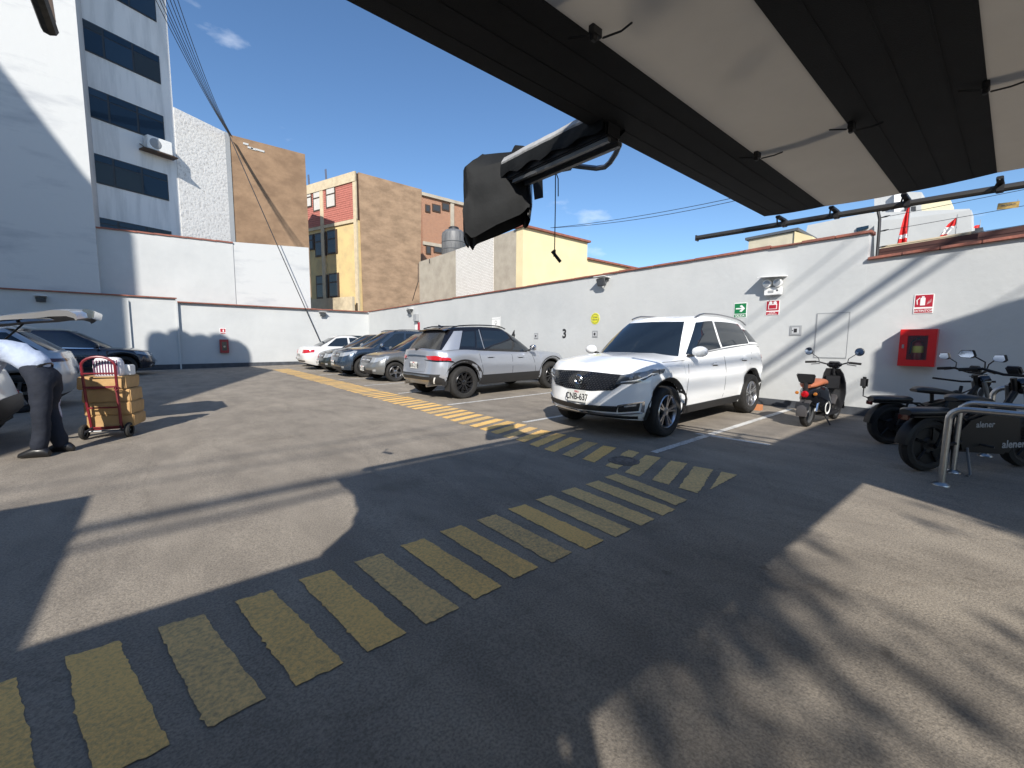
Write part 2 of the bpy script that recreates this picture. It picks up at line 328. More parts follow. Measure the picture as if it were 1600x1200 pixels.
BW = empty('back_wall', (3, WY, 0)); tag(BW, 'white wall closing the far end of the car park, thin red coping', 'wall')
b = MB(); b.prism([(0.6, WY, -.3), (WX+.01, WY, -.3), (WX+.01, WY, 2.93), (0.6, WY, 2.92)], (0, .25, 0)); child(b, 'wall_panel', M_WALL, BW)
b = MB(); b.prism([(-14, WY-.05, -.4), (0.6, WY-.05, -.4), (0.6, WY-.05, 3.10), (-14, WY-.05, 3.06)], (0, .30, 0)); child(b, 'wall_panel', M_WALL, BW)
b = MB(); b.box((-1.0, WY-.09, 1.4), (.05, .08, 3.0)); b.box((0.58, WY-.09, 1.5), (.06, .08, 3.2)); child(b, 'pilaster', M_WALL, BW)
x = -13.5
while x < 9.0:
    x2 = min(x+.6, 9.02) if x >= .6 else min(x+.6, .6); zt = 2.93 if x >= .6 else 3.08
    b = MB(); b.box(((x+x2)/2, WY+.06, zt+.02), (x2-x-.006, .40, .05)); child(b, 'coping_tile', M_TERRA, BW, bevel=.005); x = x2
b = MB(); b.prism([(-13, WY-.06, -.1), (9.08, WY-.02, .06), (9.08, WY-.02, .25), (-13, WY-.06, .18)], (0, -.02, 0)); child(b, 'skirting', M_SKIRT, BW)

def poly_block(px_list, ax, v, off): return [at(px, py, ax, v) for px, py in px_list], off
# upper white party wall that rises behind the coping
UW = empty('party_wall', (2, 24.1, 0)); tag(UW, 'tall white party wall stepping up behind the far coping', 'wall')
YU = 24.15
za, zb_ = 5.75, 5.95
xa, xm, xe = at(150, 400, 'y', YU).x, at(366, 420, 'y', YU).x, at(484.5, 440, 'y', YU).x
b = MB(); b.prism([(xa-1, YU, 2), (xm, YU, 2), (xm, YU, at(366, 380, 'y', YU).z), (xa-1, YU, at(150, 357, 'y', YU).z)], (0, .5, 0)); child(b, 'wall_panel', M_WALL, UW)
b = MB(); b.prism([(xm+.01, YU+.03, 2), (xe, YU+.03, 2), (xe, YU+.03, at(484, 387, 'y', YU).z), (xm+.01, YU+.03, at(366, 378, 'y', YU).z)], (0, .6, 0)); child(b, 'wall_panel', M_WALL2, UW)
x = xa-.9
while x < xm-.05:
    x2 = min(x+.55, xm); z_ = np.interp((x+x2)/2, [xa-1, xm], [at(150, 357, 'y', YU).z, at(366, 380, 'y', YU).z])
    b = MB(); b.box(((x+x2)/2, YU+.2, z_+.02), (x2-x-.006, .5, .06)); child(b, 'coping_tile', M_TERRA, UW); x = x2

# ------------------------------------------------------------------ buildings behind the walls
LB = empty('left_office_block', (-5, 24.1, 0)); tag(LB, 'tall blank white block rising at the left edge', 'building')
xl = at(148, 350, 'y', WY+.2).x
b = MB(); b.prism([(-16, WY+.22, 3.0), (xl, WY+.22, 3.0), (xl, WY+.22, 22), (-16, WY+.22, 22)], (0, 2.2, 0)); child(b, 'wall', M_WALL2, LB)

OB = empty('office_building', (0, 27, 0)); tag(OB, 'white office tower with ribbon windows of dark glass, stained below', 'building')
p0 = at(145, 340, 'y', 26.2); ud = Vector((.926, .378, 0)).normalized(); nd = Vector((ud.y, -ud.x, 0))
def fac(px, py):
    q = onp(px, py, p0, nd); return (q-p0).dot(ud), q.z
def fpt(u, z, out=0.0): return Vector((p0.x, p0.y, 0)) + ud*u + Vector((0, 0, z)) + nd*out
ur = fac(270.5, 170)[0]
b = MB(); b.prism([fpt(-3, 2), fpt(ur, 2), fpt(ur, 26), fpt(-3, 26)], -nd*5); child(b, 'wall', M_FACADE, OB)
uL, uR = fac(124, 150)[0], fac(256, 200)[0]
for tl, br in (((90, -120), (243, 34)), ((113, 21), (249, 131)), ((122, 129), (256, 223)), ((133, 235), (263, 314)), ((143, 337), (268, 392))):
    u0, zt = fac(*tl); u1, zb2 = fac(*br); u0 = uL-.1; u1 = uR
    zt = (zt + fac(*tl)[1])/2
    win = MB(); win.prism([fpt(u0, zb2), fpt(u1, zb2), fpt(u1, zt), fpt(u0, zt)], nd*.03)
    W = child(win, 'window', M_FRAME, OB)
    n = 3; tr = zt-(zt-zb2)*.27
    for k in range(n):
        ua, ub = u0+(u1-u0)*k/n+.04, u0+(u1-u0)*(k+1)/n-.04
        for z0, z1 in ((zb2+.05, tr-.025), (tr+.025, zt-.05)):
            pb = MB(); pb.prism([fpt(ua, z0, .032), fpt(ub, z0, .032), fpt(ub, z1, .032), fpt(ua, z1, .032)], nd*.012)
            inv = OB.matrix_world.inverted(); pb.v = [inv @ q for q in pb.v]; pb.build('pane', random.choice((M_DGLASS, M_DGLASS, M_DGLASS, mat('dark_window_glass_b', (0.022, 0.045, 0.075), 0.09), mat('dark_window_glass_c', (0.03, 0.035, 0.035), 0.12))), W)
# air conditioner outside the third window
ac = onp(243, 232, p0, nd)
AC = empty('air_conditioner', ac); AC.matrix_world = Matrix.Translation(ac) @ Matrix(((ud.x, -nd.x, 0, 0), (ud.y, -nd.y, 0, 0), (0, 0, 1, 0), (0, 0, 0, 1)))
tag(AC, 'white air conditioner unit on a rusty shelf below an office window', 'air conditioner')
MB().box((0, -.28, .05), (1.0, .40, .62)).build('casing', M_WHITEP, AC, bevel=.03)
MB().lathe([(0, -.495), (.20, -.495), (.23, -.485), (.24, -.478)], 'y', 20, (-.18, 0, .05)).build('fan_grille', M_GREYP, AC, smooth=True)
b = MB(); b.box((0, -.3, -.30), (1.35, .5, .05)); b.tube([(-.6, -.5, -.3), (-.6, 0, -.02)], .02, 6); b.tube([(.6, -.5, -.3), (.6, 0, -.02)], .02, 6); b.build('shelf_bracket', M_WOODF, AC)

TW = empty('stucco_block', (3, 27, 0)); tag(TW, 'narrow white block with coarse stucco flank beside the office tower', 'building')
ts = fpt(ur, 5.0, .02); td = Vector((.86, .51, 0)); tn = Vector((td.y, -td.x, 0))
def tpt(px, py): return onp(px, py, ts, tn)
A_, B_ = tpt(271, 167), tpt(351, 206)
b = MB(); b.prism([Vector((A_.x, A_.y, 3)), Vector((B_.x, B_.y, 3)), B_, A_], -tn*3); child(b, 'wall', M_STUCCO, TW)
C_, D_ = tpt(351, 207), tpt(358.5, 209)
b = MB(); b.prism([Vector((C_.x, C_.y, 3)), Vector((D_.x, D_.y, 3)), D_, Vector((C_.x, C_.y, D_.z))], -tn*2.9); child(b, 'corner_strip', M_WALL, TW)
YBR = D_.y+.05
BB = empty('brown_block', (6, YBR, 0)); tag(BB, 'windowless brown plaster block in front of the stepped white wall', 'building')
b = MB(); b.prism([at(357, 375, 'y', YBR)*1 + Vector((0, 0, -3)), at(484, 389, 'y', YBR) + Vector((0, 0, -3)), at(476.5, 241, 'y', YBR), at(358, 210, 'y', YBR)], (0, 3.5, 0)); child(b, 'wall', M_BROWN, BB)
b = MB()
for k, (px, py) in enumerate(((384, 225), (391, 231), (396, 233), (402, 234), (409, 236))):
    b.box(at(px, py, 'y', YBR), (.26, .06, .10))
child(b, 'plaster_patch', M_WALL, BB)

# apartment house, yellow and pink face with windows and a brown flank
YA = 30.0
AB = empty('apartment_house', (9, YA, 0)); tag(AB, 'apartment house with pink tiled upper storey and bare brown flank', 'building')
b = MB(); b.prism([at(568, 478, 'y', YA)+Vector((0, 0, -2)), at(655, 470, 'y', YA)+Vector((0, 0, -2)), at(659, 296, 'y', YA), at(560, 269, 'y', YA)], (0, 3.0, 0)); child(b, 'flank_wall', M_BROWN2, AB)
av = Vector((-.33, .944, 0)).normalized(); an = Vector((-av.y, av.x, 0))
ap = at(560.5, 400, 'y', YA)
def apx(px, py): return onp(px, py, ap, an)
def aw(px, py):
    q = apx(px, py); return (q-ap).dot(av), q.z
def apt(u, z, out=0.0): return Vector((ap.x, ap.y, 0)) + av*u + Vector((0, 0, z)) + an*out
ztop = aw(558, 270)[1]; zmid = aw(558, 344)[1]; uend = aw(478, 330)[0]
b = MB(); b.prism([apt(0.02, 1), apt(uend, 1), apt(uend, zmid), apt(0.02, zmid)], -an*2.5); child(b, 'front_wall', M_YOLD, AB)
# horizontal pink cladding boards of the top storey
nb = 17; zt = ztop-.55
for k in range(nb):
    z0, z1 = zmid+.12+(zt-zmid-.12)*k/nb, zmid+.12+(zt-zmid-.12)*(k+1)/nb
    b = MB(); b.prism([apt(0.30, z0+.02, .0), apt(uend, z0+.02, .0), apt(uend, z1, .0), apt(0.30, z1, .0)], an*(.05+random.uniform(0, .015)))
    child(b, 'tile_course', mat('pink_tile', (0.52, 0.185, 0.145), 0.8, var=0.25, vscale=7), AB)
b = MB(); b.prism([apt(0.02, zmid), apt(uend, zmid), apt(uend, ztop), apt(0.02, ztop)], -an*2.5); child(b, 'upper_wall', M_WOODF, AB)
b = MB()
b.prism([apt(0.02, zmid-.12, .0), apt(uend, zmid-.12, .0), apt(uend, zmid+.1, .0), apt(0.02, zmid+.1, .0)], an*.10)
b.prism([apt(0.02, zt, .0), apt(uend, zt, .0), apt(uend, ztop+.1, .0), apt(0.02, ztop+.1, .0)], an*.14)
b.prism([apt(0.02, 1, .0), apt(.32, 1, .0), apt(.32, ztop+.09, .0), apt(0.02, ztop+.09, .0)], an*.11)
uc = aw(507, 400)[0]; b.prism([apt(uc-.18, 1, .0), apt(uc+.18, 1, .0), apt(uc+.18, ztop+.09, .0), apt(uc-.18, ztop+.09, .0)], an*.12)
child(b, 'concrete_band', M_CREAM, AB)
for (x0, y0, x1, y1, g_) in ((511, 289, 525, 327, 'c'), (491, 295, 505, 332, 'c'), (513, 358, 527, 398, 'g'), (494, 362, 510, 402, 'g'), (516, 426, 530, 465, 'g'), (496, 429, 513, 467, 'g'), (479, 298, 488, 326, 'c'), (482, 366, 491, 392, 'g')):
    u0, z1 = aw(x1, y0); u1, z0 = aw(x0, y1); z1 = aw(x1, y0)[1]
    W = child(MB().prism([apt(u0, z0), apt(u1, z0), apt(u1, z1), apt(u0, z1)], an*.075), 'window', M_WOODF, AB)
    zmd = z0+(z1-z0)*.62
    inv = AB.matrix_world.inverted()
    for a0, a1 in ((z0+.1, zmd-.05), (zmd+.05, z1-.1)):
        pb = MB().prism([apt(u0+.12, a0, .077), apt(u1-.12, a0, .077), apt(u1-.12, a1, .077), apt(u0+.12, a1, .077)], an*.02)
        pb.v = [inv @ q for q in pb.v]; pb.build('pane', M_CURT if g_ == 'c' else M_DGLASS2, W)
# low parapet below it and rebar stubs on its roof
b = MB(); b.prism([apt(-.2, 1, .6), apt(uend, 1, .6), apt(uend, aw(520, 468)[1], .6), apt(-.2, aw(520, 468)[1], .6)], an*.2); child(b, 'parapet', M_CREAM, AB)
b = MB()
for u in (uend*.55, uend*.57, uend*.9, uend*.92): b.tube([apt(u, ztop), apt(u+.05, ztop+.9)], .025, 5)
child(b, 'rebar', M_WOODF, AB)

# brick house further back
def brick_mat(name, c1, c2, mortar, sc):
    m = bpy.data.materials.new(name); m.use_nodes = True; N, L = m.node_tree.nodes, m.node_tree.links; bs = N['Principled BSDF']
    t = N.new('ShaderNodeTexCoord'); mpn = N.new('ShaderNodeMapping'); mpn.inputs['Rotation'].default_value = (R(90), 0, R(90) if 'white' in name else 0)
    if 'white' in name: mpn.inputs['Rotation'].default_value = (R(90), R(90), 0)
    br = N.new('ShaderNodeTexBrick'); br.inputs['Scale'].default_value = sc; br.inputs['Color1'].default_value = (*c1, 1); br.inputs['Color2'].default_value = (*c2, 1); br.inputs['Mortar'].default_value = (*mortar, 1); br.inputs['Mortar Size'].default_value = 0.025
    L.new(t.outputs['Object'], mpn.inputs['Vector']); L.new(mpn.outputs['Vector'], br.inputs['Vector'])
    nn = N.new('ShaderNodeTexNoise'); nn.inputs['Scale'].default_value = 3; L.new(t.outputs['Object'], nn.inputs['Vector'])
    mxx = N.new('ShaderNodeMixRGB'); mxx.blend_type = 'MULTIPLY'; mxx.inputs['Fac'].default_value = 0.6; L.new(br.outputs['Color'], mxx.inputs['Color1']); L.new(nn.outputs['Color'], mxx.inputs['Color2'])
    L.new(br.outputs['Color'], bs.inputs['Base Color']); bs.inputs['Roughness'].default_value = 0.9
    bp = N.new('ShaderNodeBump'); bp.inputs['Strength'].default_value = 0.6; bp.inputs['Distance'].default_value = 0.03; bp.invert = True; L.new(br.outputs['Fac'], bp.inputs['Height']); L.new(bp.outputs['Normal'], bs.inputs['Normal'])
    return m
M_BRICK = brick_mat('red_brick', (0.42, 0.19, 0.105), (0.34, 0.15, 0.085), (0.36, 0.29, 0.22), 3.2)
YK = 36.0
KB = empty('brick_house', (16, YK, 0)); tag(KB, 'raw red brick house with small windows behind the water tank', 'building')
def kp(px, py, d=0.0): return at(px, py, 'y', YK) + Vector((0, -d, 0))
kx0, kx1, kz = kp(660, 340).x, kp(735, 340).x, kp(700, 312).z
b = MB(); b.prism([Vector((kx0, YK, 3)), Vector((kx1, YK, 3)), Vector((kx1, YK, kz)), Vector((kx0, YK, kz))], (0, 4, 0)); child(b, 'wall', M_BRICK, KB)
b = MB()
b.box(((kx0+kx1)/2, YK-.05, kz-.10), (kx1-kx0+.2, .3, .28)); b.box((kp(706, 340).x, YK-.05, (3+kz)/2), (.38, .14, kz-3)); b.box(((kx0+kx1)/2, YK-.05, kp(680, 383).z), (kx1-kx0, .16, .3))
child(b, 'concrete_frame', M_GREYC, KB)
for (x0, y0, x1, y1) in ((664, 319, 672, 333), (675, 318, 688, 333), (690, 316, 702, 331), (665, 383, 673, 398), (677, 382, 692, 397)):
    a, c = kp(x0, y0), kp(x1, y1)
    W = child(MB().box(((a.x+c.x)/2, YK-.02, (a.z+c.z)/2), (c.x-a.x, .09, a.z-c.z)), 'window', M_WOODF, KB)
    pb = MB().box(((a.x+c.x)/2, YK-.07, (a.z+c.z)/2), (c.x-a.x-.2, .03, a.z-c.z-.2)); inv = KB.matrix_world.inverted(); pb.v = [inv @ q for q in pb.v]; pb.build('pane', M_DGLASS2, W)

# neighbour's house just over the right wall: grey render, white brick panel, yellow gable
XH = 9.7
NH = empty('yellow_house', (XH, 11, 0)); tag(NH, "neighbour's house with yellow end wall and rough grey side", 'building')
def hy(px, py): return at(px, py, 'x', XH)
h0, h1, h2, h3 = hy(655, 408), hy(713, 388), hy(772, 371), hy(818, 356)
zt_ = 5.22
for (pa, pb_, m_, z0, z1, pr) in ((h0, h1, M_GREYC, 5.12, 5.15, 0), (h1, h2, brick_mat('white_washed_brick', (0.74, 0.72, 0.68), (0.66, 0.64, 0.60), (0.40, 0.36, 0.31), 4.2), 5.15, 5.2, .03), (h2, h3, M_GREYC, 5.2, 5.24, 0.01)):
    b = MB(); b.prism([(XH-pr, pa.y, 2), (XH-pr, pb_.y+.003, 2), (XH-pr, pb_.y+.003, z1), (XH-pr, pa.y, z0)], (.4, 0, 0)); child(b, 'side_wall', m_, NH)
ye = h3.y
q1 = at(918, 376, 'y', ye); q2 = at(918, 405, 'y', ye); q3 = at(995, 418, 'y', ye)
b = MB(); b.prism([(XH-.02, ye, 2), (q1.x, ye, 2), (q1.x, ye, 5.24), (XH-.02, ye, 5.24)], (0, .35, 0)); child(b, 'end_wall', M_YWALL, NH)
b = MB(); b.prism([(q1.x+.004, ye+.02, 2), (q3.x+1.5, ye+.02, 2), (q3.x+1.5, ye+.02, q2.z-.02), (q1.x+.004, ye+.02, q2.z)], (0, .35, 0)); child(b, 'end_wall', M_YWALL, NH)
b = MB(); b.box(((XH+q1.x)/2, ye+.15, 5.27), (q1.x-XH+.2, .5, .07)); b.box(((q1.x+q3.x+1.5)/2, ye+.17, q2.z+.03), (q3.x+1.5-q1.x, .5, .07)); child(b, 'parapet_cap', M_TERRA, NH)
b = MB(); b.tube([hy(672, 405)+Vector((-.03, 0, 0)), hy(672, 411)+Vector((-.03, 0, 0))], .02, 5)
b.tube([hy(655, 412)+Vector((-.05, 0, 0)), hy(655, 440)+Vector((-.05, 0, 0)), hy(650, 456)+Vector((-.05, 0, 0)), hy(646, 470)+Vector((-.05, 0, 0))], .018, 5); child(b, 'cable', M_BLACK, NH)

# water tank on that roof
tb = at(709, 388, 'x', 10.6)
WT = empty('water_tank', (tb.x, tb.y, 5.2)); tag(WT, 'dark grey domed plastic water tank on the neighbour roof', 'water tank')
MB().lathe([(0, 0), (.52, 0), (.55, .05), (.55, .95), (.52, 1.08), (.38, 1.2), (.26, 1.24)], 'z', 24).build('tank_body', mat('grey_tank_plastic', (0.055, 0.058, 0.065), 0.5, col2=(0.16, 0.16, 0.16), vscale=4, stretch=(3, 3, .4), contrast=(0.42, .75)), WT, smooth=True)
MB().lathe([(.24, 1.24), (.24, 1.33), (.2, 1.36), (0, 1.37)], 'z', 20).build('lid', M_BLACK, WT, smooth=True)
for zz in (.3, .62): MB().lathe([(.55, zz), (.565, zz+.02), (.55, zz+.04)], 'z', 24).build('rib', M_GREYM, WT, smooth=True)

# buildings beyond the right wall
XF = 19.0
def fp(px, py, x=XF): return at(px, py, 'x', x)
def far_wall(parent, name, pts, x, m, thick=1.5): return child(MB().prism([fp(px, py, x) for px, py in pts], (thick, 0, 0)), name, m, parent)
FB = empty('white_terraced_block', (XF, 3, 0)); tag(FB, 'white terraced block seen under the awning rail, sloping roof line', 'building')
far_wall(FB, 'lower_wall', ((1240, 440), (1520, 440), (1515, 326), (1355, 333), (1262, 352)), XF, M_WALL, 2)
far_wall(FB, 'gable', ((1512, 345), (1540, 375), (1540, 440), (1512, 440)), XF-.05, M_WALL, 1.5)
far_wall(FB, 'upper_wall', ((1366, 400), (1518, 400), (1518, 328), (1440, 338), (1366, 346)), XF-.4, M_WALL, 1)
far_wall(FB, 'tower', ((1366, 360), (1440, 360), (1440, 300), (1366, 300)), XF+1.5, M_WALL, 2)
far_wall(FB, 'tower_strip', ((1397, 360), (1405, 360), (1405, 300), (1397, 300)), XF+1.3, M_FACADE, 1)  # narrow streaked strip set in front of the tower
far_wall(FB, 'door_opening', ((1413, 342), (1431, 340), (1431, 322), (1413, 324)), XF+1.4, M_DGLASS2, .05)
far_wall(FB, 'cream_upper_storey', ((1440, 344), (1485, 332), (1485, 312), (1440, 320)), XF+.8, mat('pale_cream_wall', (0.72, 0.64, 0.42), .85), 1.2)
far_wall(FB, 'pale_blue_window', ((1338, 362), (1357, 356), (1357, 352), (1338, 356)), XF-.06, M_DGLASS, .05)
CB = empty('cream_roof_hut', (15, 6, 0)); tag(CB, 'low cream roof hut just above the red coping', 'building')
a0, a1 = at(1170, 375, 'x', 15.5), at(1242, 362, 'x', 15.5)
child(MB().prism([(15.5, a0.y, 2), (15.5, a1.y, 2), (15.5, a1.y, a1.z), (15.5, a0.y, a0.z)], (1.8, 0, 0)), 'wall', mat('old_cream_wall', (0.60, 0.55, 0.42), .85, var=.2, vscale=2), CB)
child(MB().prism([(15.45, a1.y-.01, 2), (15.45, a1.y-.5, 2), (15.45, a1.y-.5, a1.z-.25), (15.45, a1.y-.01, a1.z)], (1.8, 0, 0)), 'end_wall', M_YWALL, CB)
child(MB().prism([(15.44, a0.y+.1, a0.z), (15.44, a1.y-.1, a1.z+.02), (15.44, a1.y-.1, a1.z+.10), (15.44, a0.y+.1, a0.z+.08)], (1.95, 0, 0)), 'roof_edge', M_GREYM, CB)
# low eave right behind the wall
EV = empty('neighbour_eave', (9.5, 0, 2.7)); tag(EV, 'dark reddish eave board and pale gutter behind the lowered wall', 'eave')
child(MB().prism([(9.50, 1.66, 2.70), (9.50, -4, 2.95), (9.50, -4, 3.24), (9.50, 1.66, 2.965)], (.05, 0, 0)), 'fascia', mat('dark_red_timber', (0.075, 0.028, 0.022), .7, var=.3, vscale=4), EV)
child(MB().prism([(9.56, 1.62, 2.93), (9.56, .55, 2.98), (9.56, .50, 3.07), (9.56, 1.62, 3.02)], (1.2, 0, 0)), 'gutter', M_CREAM, EV)
child(MB().prism([(9.53, .54, 2.98), (9.53, .46, 2.98), (9.53, .46, 3.10), (9.53, .54, 3.10)], (1.2, 0, 0)), 'gutter_end', M_GREYM, EV)

# ------------------------------------------------------------------ awning over the entrance
ZC = 2.30
AW = empty('striped_awning', (1.4, -.3, ZC)); tag(AW, 'black and white striped awning stretched overhead above the car park entrance', 'awning')
M_AWB = mat('black_awning_cloth', (0.011, 0.011, 0.012), 0.85, var=.3, vscale=5, bump=.2, bscale=300)
M_AWW = mat('white_awning_cloth', (0.62, 0.59, 0.55), 0.85, col2=(0.54, 0.51, 0.475), vscale=2.2, bump=.15, bscale=300)
def translucent(m, f, col):
    N, L = m.node_tree.nodes, m.node_tree.links; b = N['Principled BSDF']; out = N['Material Output']
    t = N.new('ShaderNodeBsdfTranslucent'); t.inputs['Color'].default_value = (*col, 1); mx_ = N.new('ShaderNodeMixShader'); mx_.inputs['Fac'].default_value = f
    L.new(b.outputs[0], mx_.inputs[1]); L.new(t.outputs[0], mx_.inputs[2]); L.new(mx_.outputs[0], out.inputs['Surface'])
translucent(M_AWW, 0.42, (0.6, 0.56, 0.5))
edges = [1.309, 0.94, 0.556, 0.147, -.26, -.66, -1.05, -1.45, -1.85]; ends = [3.585, 3.64, 3.70, 3.66, 3.66, 3.66, 3.66, 3.66, 3.66]
def sag(x, u): return -.012*math.sin(math.pi*u)*(0.4+0.6*abs(math.sin(x*1.7)))
for i in range(8):
    y0, y1 = edges[i], edges[i+1]; g = []
    for k in range(25):
        row = []
        for j in range(5):
            u = j/4; xe_ = ends[i]+(ends[i+1]-ends[i])*u; xs = -.98
            x = xs+(xe_-xs)*k/24; row.append(Vector((x, y0+(y1-y0)*u, ZC+sag(x, u))))
        g.append(row)
    b = MB(); b.grid(g); b.grid([[p+Vector((0, 0, .006)) for p in r_] for r_ in g]); child(b, 'awning_strip', (M_AWB, M_AWW)[i % 2], AW, smooth=True)
    if i % 2: continue
    b = MB()                                     # stitched seams along each black strip
    for u in (.22, .5, .78):
        yy = y0+(y1-y0)*u; b.tube([(x_, yy, ZC+sag(x_, u)-.001) for x_ in np.linspace(-.8, min(ends[i], ends[i+1])-.01, 14)], .0008, 4)
    child(b, 'seam', (M_AWB, M_AWW)[i % 2], AW)
# unseen flap added, its edge shaped for the rounded shade on the asphalt
fl = [(-.85, 1.309), (-.85, 0.0)] + [(-.85-.52*math.sin(a)*1.0, 0.0+.62*(1-math.cos(a))*1.0) for a in ()]
b = MB(); pts = [(-.982, .95), (-1.03, .66), (-1.11, .42), (-1.25, .18), (-1.49, -.04), (-1.49, -.10), (-1.31, -.2), (-1.31, -1.85), (-.982, -1.85)]
rg = []
for (xa_, ya_), (xb_, yb_) in zip(pts, pts[1:]+pts[:1]):
    for q in range(8):
        u = q/8; j = .035*noise.noise(Vector((xa_+(xb_-xa_)*u, ya_+(yb_-ya_)*u, .3))*9) if ya_ > -.11 and xb_ < -.99 else 0
        rg.append((xa_+(xb_-xa_)*u+j, ya_+(yb_-ya_)*u+j*.6))
b.prism([(x, y, ZC) for x, y in rg], (0, 0, .006)); child(b, 'shade_flap', M_AWB, AW)
# end rail, clamps, hidden frame bars
b = MB(); b.tube([(3.79, 1.945, 2.285), (3.98, .05, 2.285), (4.14, -1.9, 2.285)], .022, 10); b.box((3.80, 1.94, 2.285), (.05, .012, .048)); child(b, 'end_rail', mat('dark_rail_steel', (0.10, 0.095, 0.09), .4, .7), AW, smooth=True)
b = MB(); b.tube([(3.66, 1.30, 2.335), (3.72, .56, 2.335), (3.72, -1.85, 2.335)], .016, 8); child(b, 'hem_bar', mat('pale_alloy', (0.5, 0.5, 0.5), .35, 1.0), AW, smooth=True)
for y_ in (1.26, .93, .55, .14, -.3, -.9):
    xr = 3.79+(1.945-y_)*.1
    b = MB(); b.box((xr-.075, y_, 2.312), (.15, .03, .02)); b.box((xr, y_, 2.29), (.055, .034, .056)); b.tube([(xr-.16, y_, 2.30), (xr-.05, y_+.03, 2.262)], .006, 6); child(b, 'clamp', M_BLACK, AW, bevel=.006)
b = MB(); b.tube([(-.86, 1.22, 2.52), (3.6, 1.22, 2.52)], .03, 8); b.tube([(-.86, -.6, 2.52), (3.6, -.6, 2.52)], .03, 8)
for x_ in (-.8, .7, 2.2, 3.55): b.tube([(x_, 1.22, 2.52), (x_, -1.85, 2.52)], .025, 6); b.tube([(x_, 1.22, 2.52), (x_, 1.22, 2.31)], .012, 6); b.tube([(x_, -.6, 2.52), (x_, -.6, 2.31)], .012, 6)
for x_ in (-1.15, 3.55): b.tube([(x_, -1.85, gz(x_)), (x_, -1.85, 2.55)], .05, 8)
child(b, 'support_frame', M_GREYM, AW, smooth=True)
for (px, py, s) in ((930, 58, 1), (1183, 247, 1), (1330, 203, 1), (1540, 142, 1)):
    c = at(px, py, 'z', ZC-.03)
    b = MB(); b.box((c.x, c.y, ZC-.015), (.045, .02, .028)); b.box((c.x-.008, c.y, ZC-.032), (.022, .014, .026))
    b.tube([(c.x+.02, c.y-.01, ZC-.03), (c.x+.05, c.y-.06, ZC-.022), (c.x+.05, c.y-.10, ZC-.018)], .004, 5); b.tube([(c.x-.02, c.y+.01, ZC-.03), (c.x-.05, c.y+.07, ZC-.02)], .004, 5)
    child(b, 'guide_hook', M_BLACK, AW, bevel=.003)

# folding arm with a motor wrapped in black tarpaulin
HA = empty('awning_drive_arm', (1.65, 1.3, 2.3)); tag(HA, 'grey awning drive arm with its motor wrapped in black tarpaulin', 'awning arm')
def q_(px, py, y): return at(px, py, 'y', y)
s0, s1 = q_(960, 195, 1.22), q_(790, 275, 2.02)
dirb = (s1-s0).normalized(); sd = dirb.cross(Vector((0, 0, 1))).normalized(); upb = sd.cross(dirb)
def beam(a, b_, w, h, du, ds): 
    o1, o2 = a+upb*du+sd*ds, b_+upb*du+sd*ds
    return [o1-sd*w/2-upb*h/2, o1+sd*w/2-upb*h/2, o1+sd*w/2+upb*h/2, o1-sd*w/2+upb*h/2], [o2-sd*w/2-upb*h/2, o2+sd*w/2-upb*h/2, o2+sd*w/2+upb*h/2, o2-sd*w/2+upb*h/2]
child(MB().hexa(*beam(s0, s1, .10, .085, -.015, 0)), 'beam', M_BLACK, HA, bevel=.008)
child(MB().hexa(*beam(s0, s1, .022, .02, -.07, .045)), 'channel', M_GREYM, HA)
child(MB().hexa(*beam(s0, s1-dirb*.12, .020, .018, -.07, -.03)), 'channel', M_GREYM, HA)
# weathered cover sheet: pale on the top, dark frayed skirt
g = []
for k in range(22):
    u = k/21; c = s0.lerp(s1-dirb*.02, u); row = []
    for j, (ds, du) in enumerate(((-.075, -.02), (-.07, .045), (-.045, .078), (.045, .085), (.068, .055), (.072, .02))):
        wv = .010*noise.noise(Vector((k*.6, j*.9, 1.3)))
        row.append(c + sd*(ds+wv) + upb*(du+wv))
    g.append(row)
def two(name, m, rows): 
    b = MB(); b.grid(rows); b.grid([[p-upb*.003 for p in r_] for r_ in rows]); child(b, name, m, HA, smooth=True)
two('cover_top', mat('faded_grey_cover', (0.42, 0.42, 0.42), .8, var=.35, vscale=9, bump=.3, bscale=20), [[r_[1]-upb*.018]+r_[1:4] for r_ in g])
M_TARP = mat('black_tarpaulin', (0.005, 0.0055, 0.006), 0.7, col2=(0.010, 0.011, 0.012), spec=.22, vscale=7, bump=.25, bscale=9, contrast=(.4, .8), stretch=(1, 1, .3))
two('cover_skirt', M_TARP, [[r_[0]-upb*(.014+.010*math.sin(k*1.3)), r_[0]-sd*.002, r_[1]-upb*.014-sd*.003] for k, r_ in enumerate(g)])
two('cover_skirt', M_TARP, [[r_[4]+sd*.002, r_[5]+sd*.004, r_[5]+sd*.006-upb*.02*(1+math.sin(k*1.7))] for k, r_ in enumerate(g)])
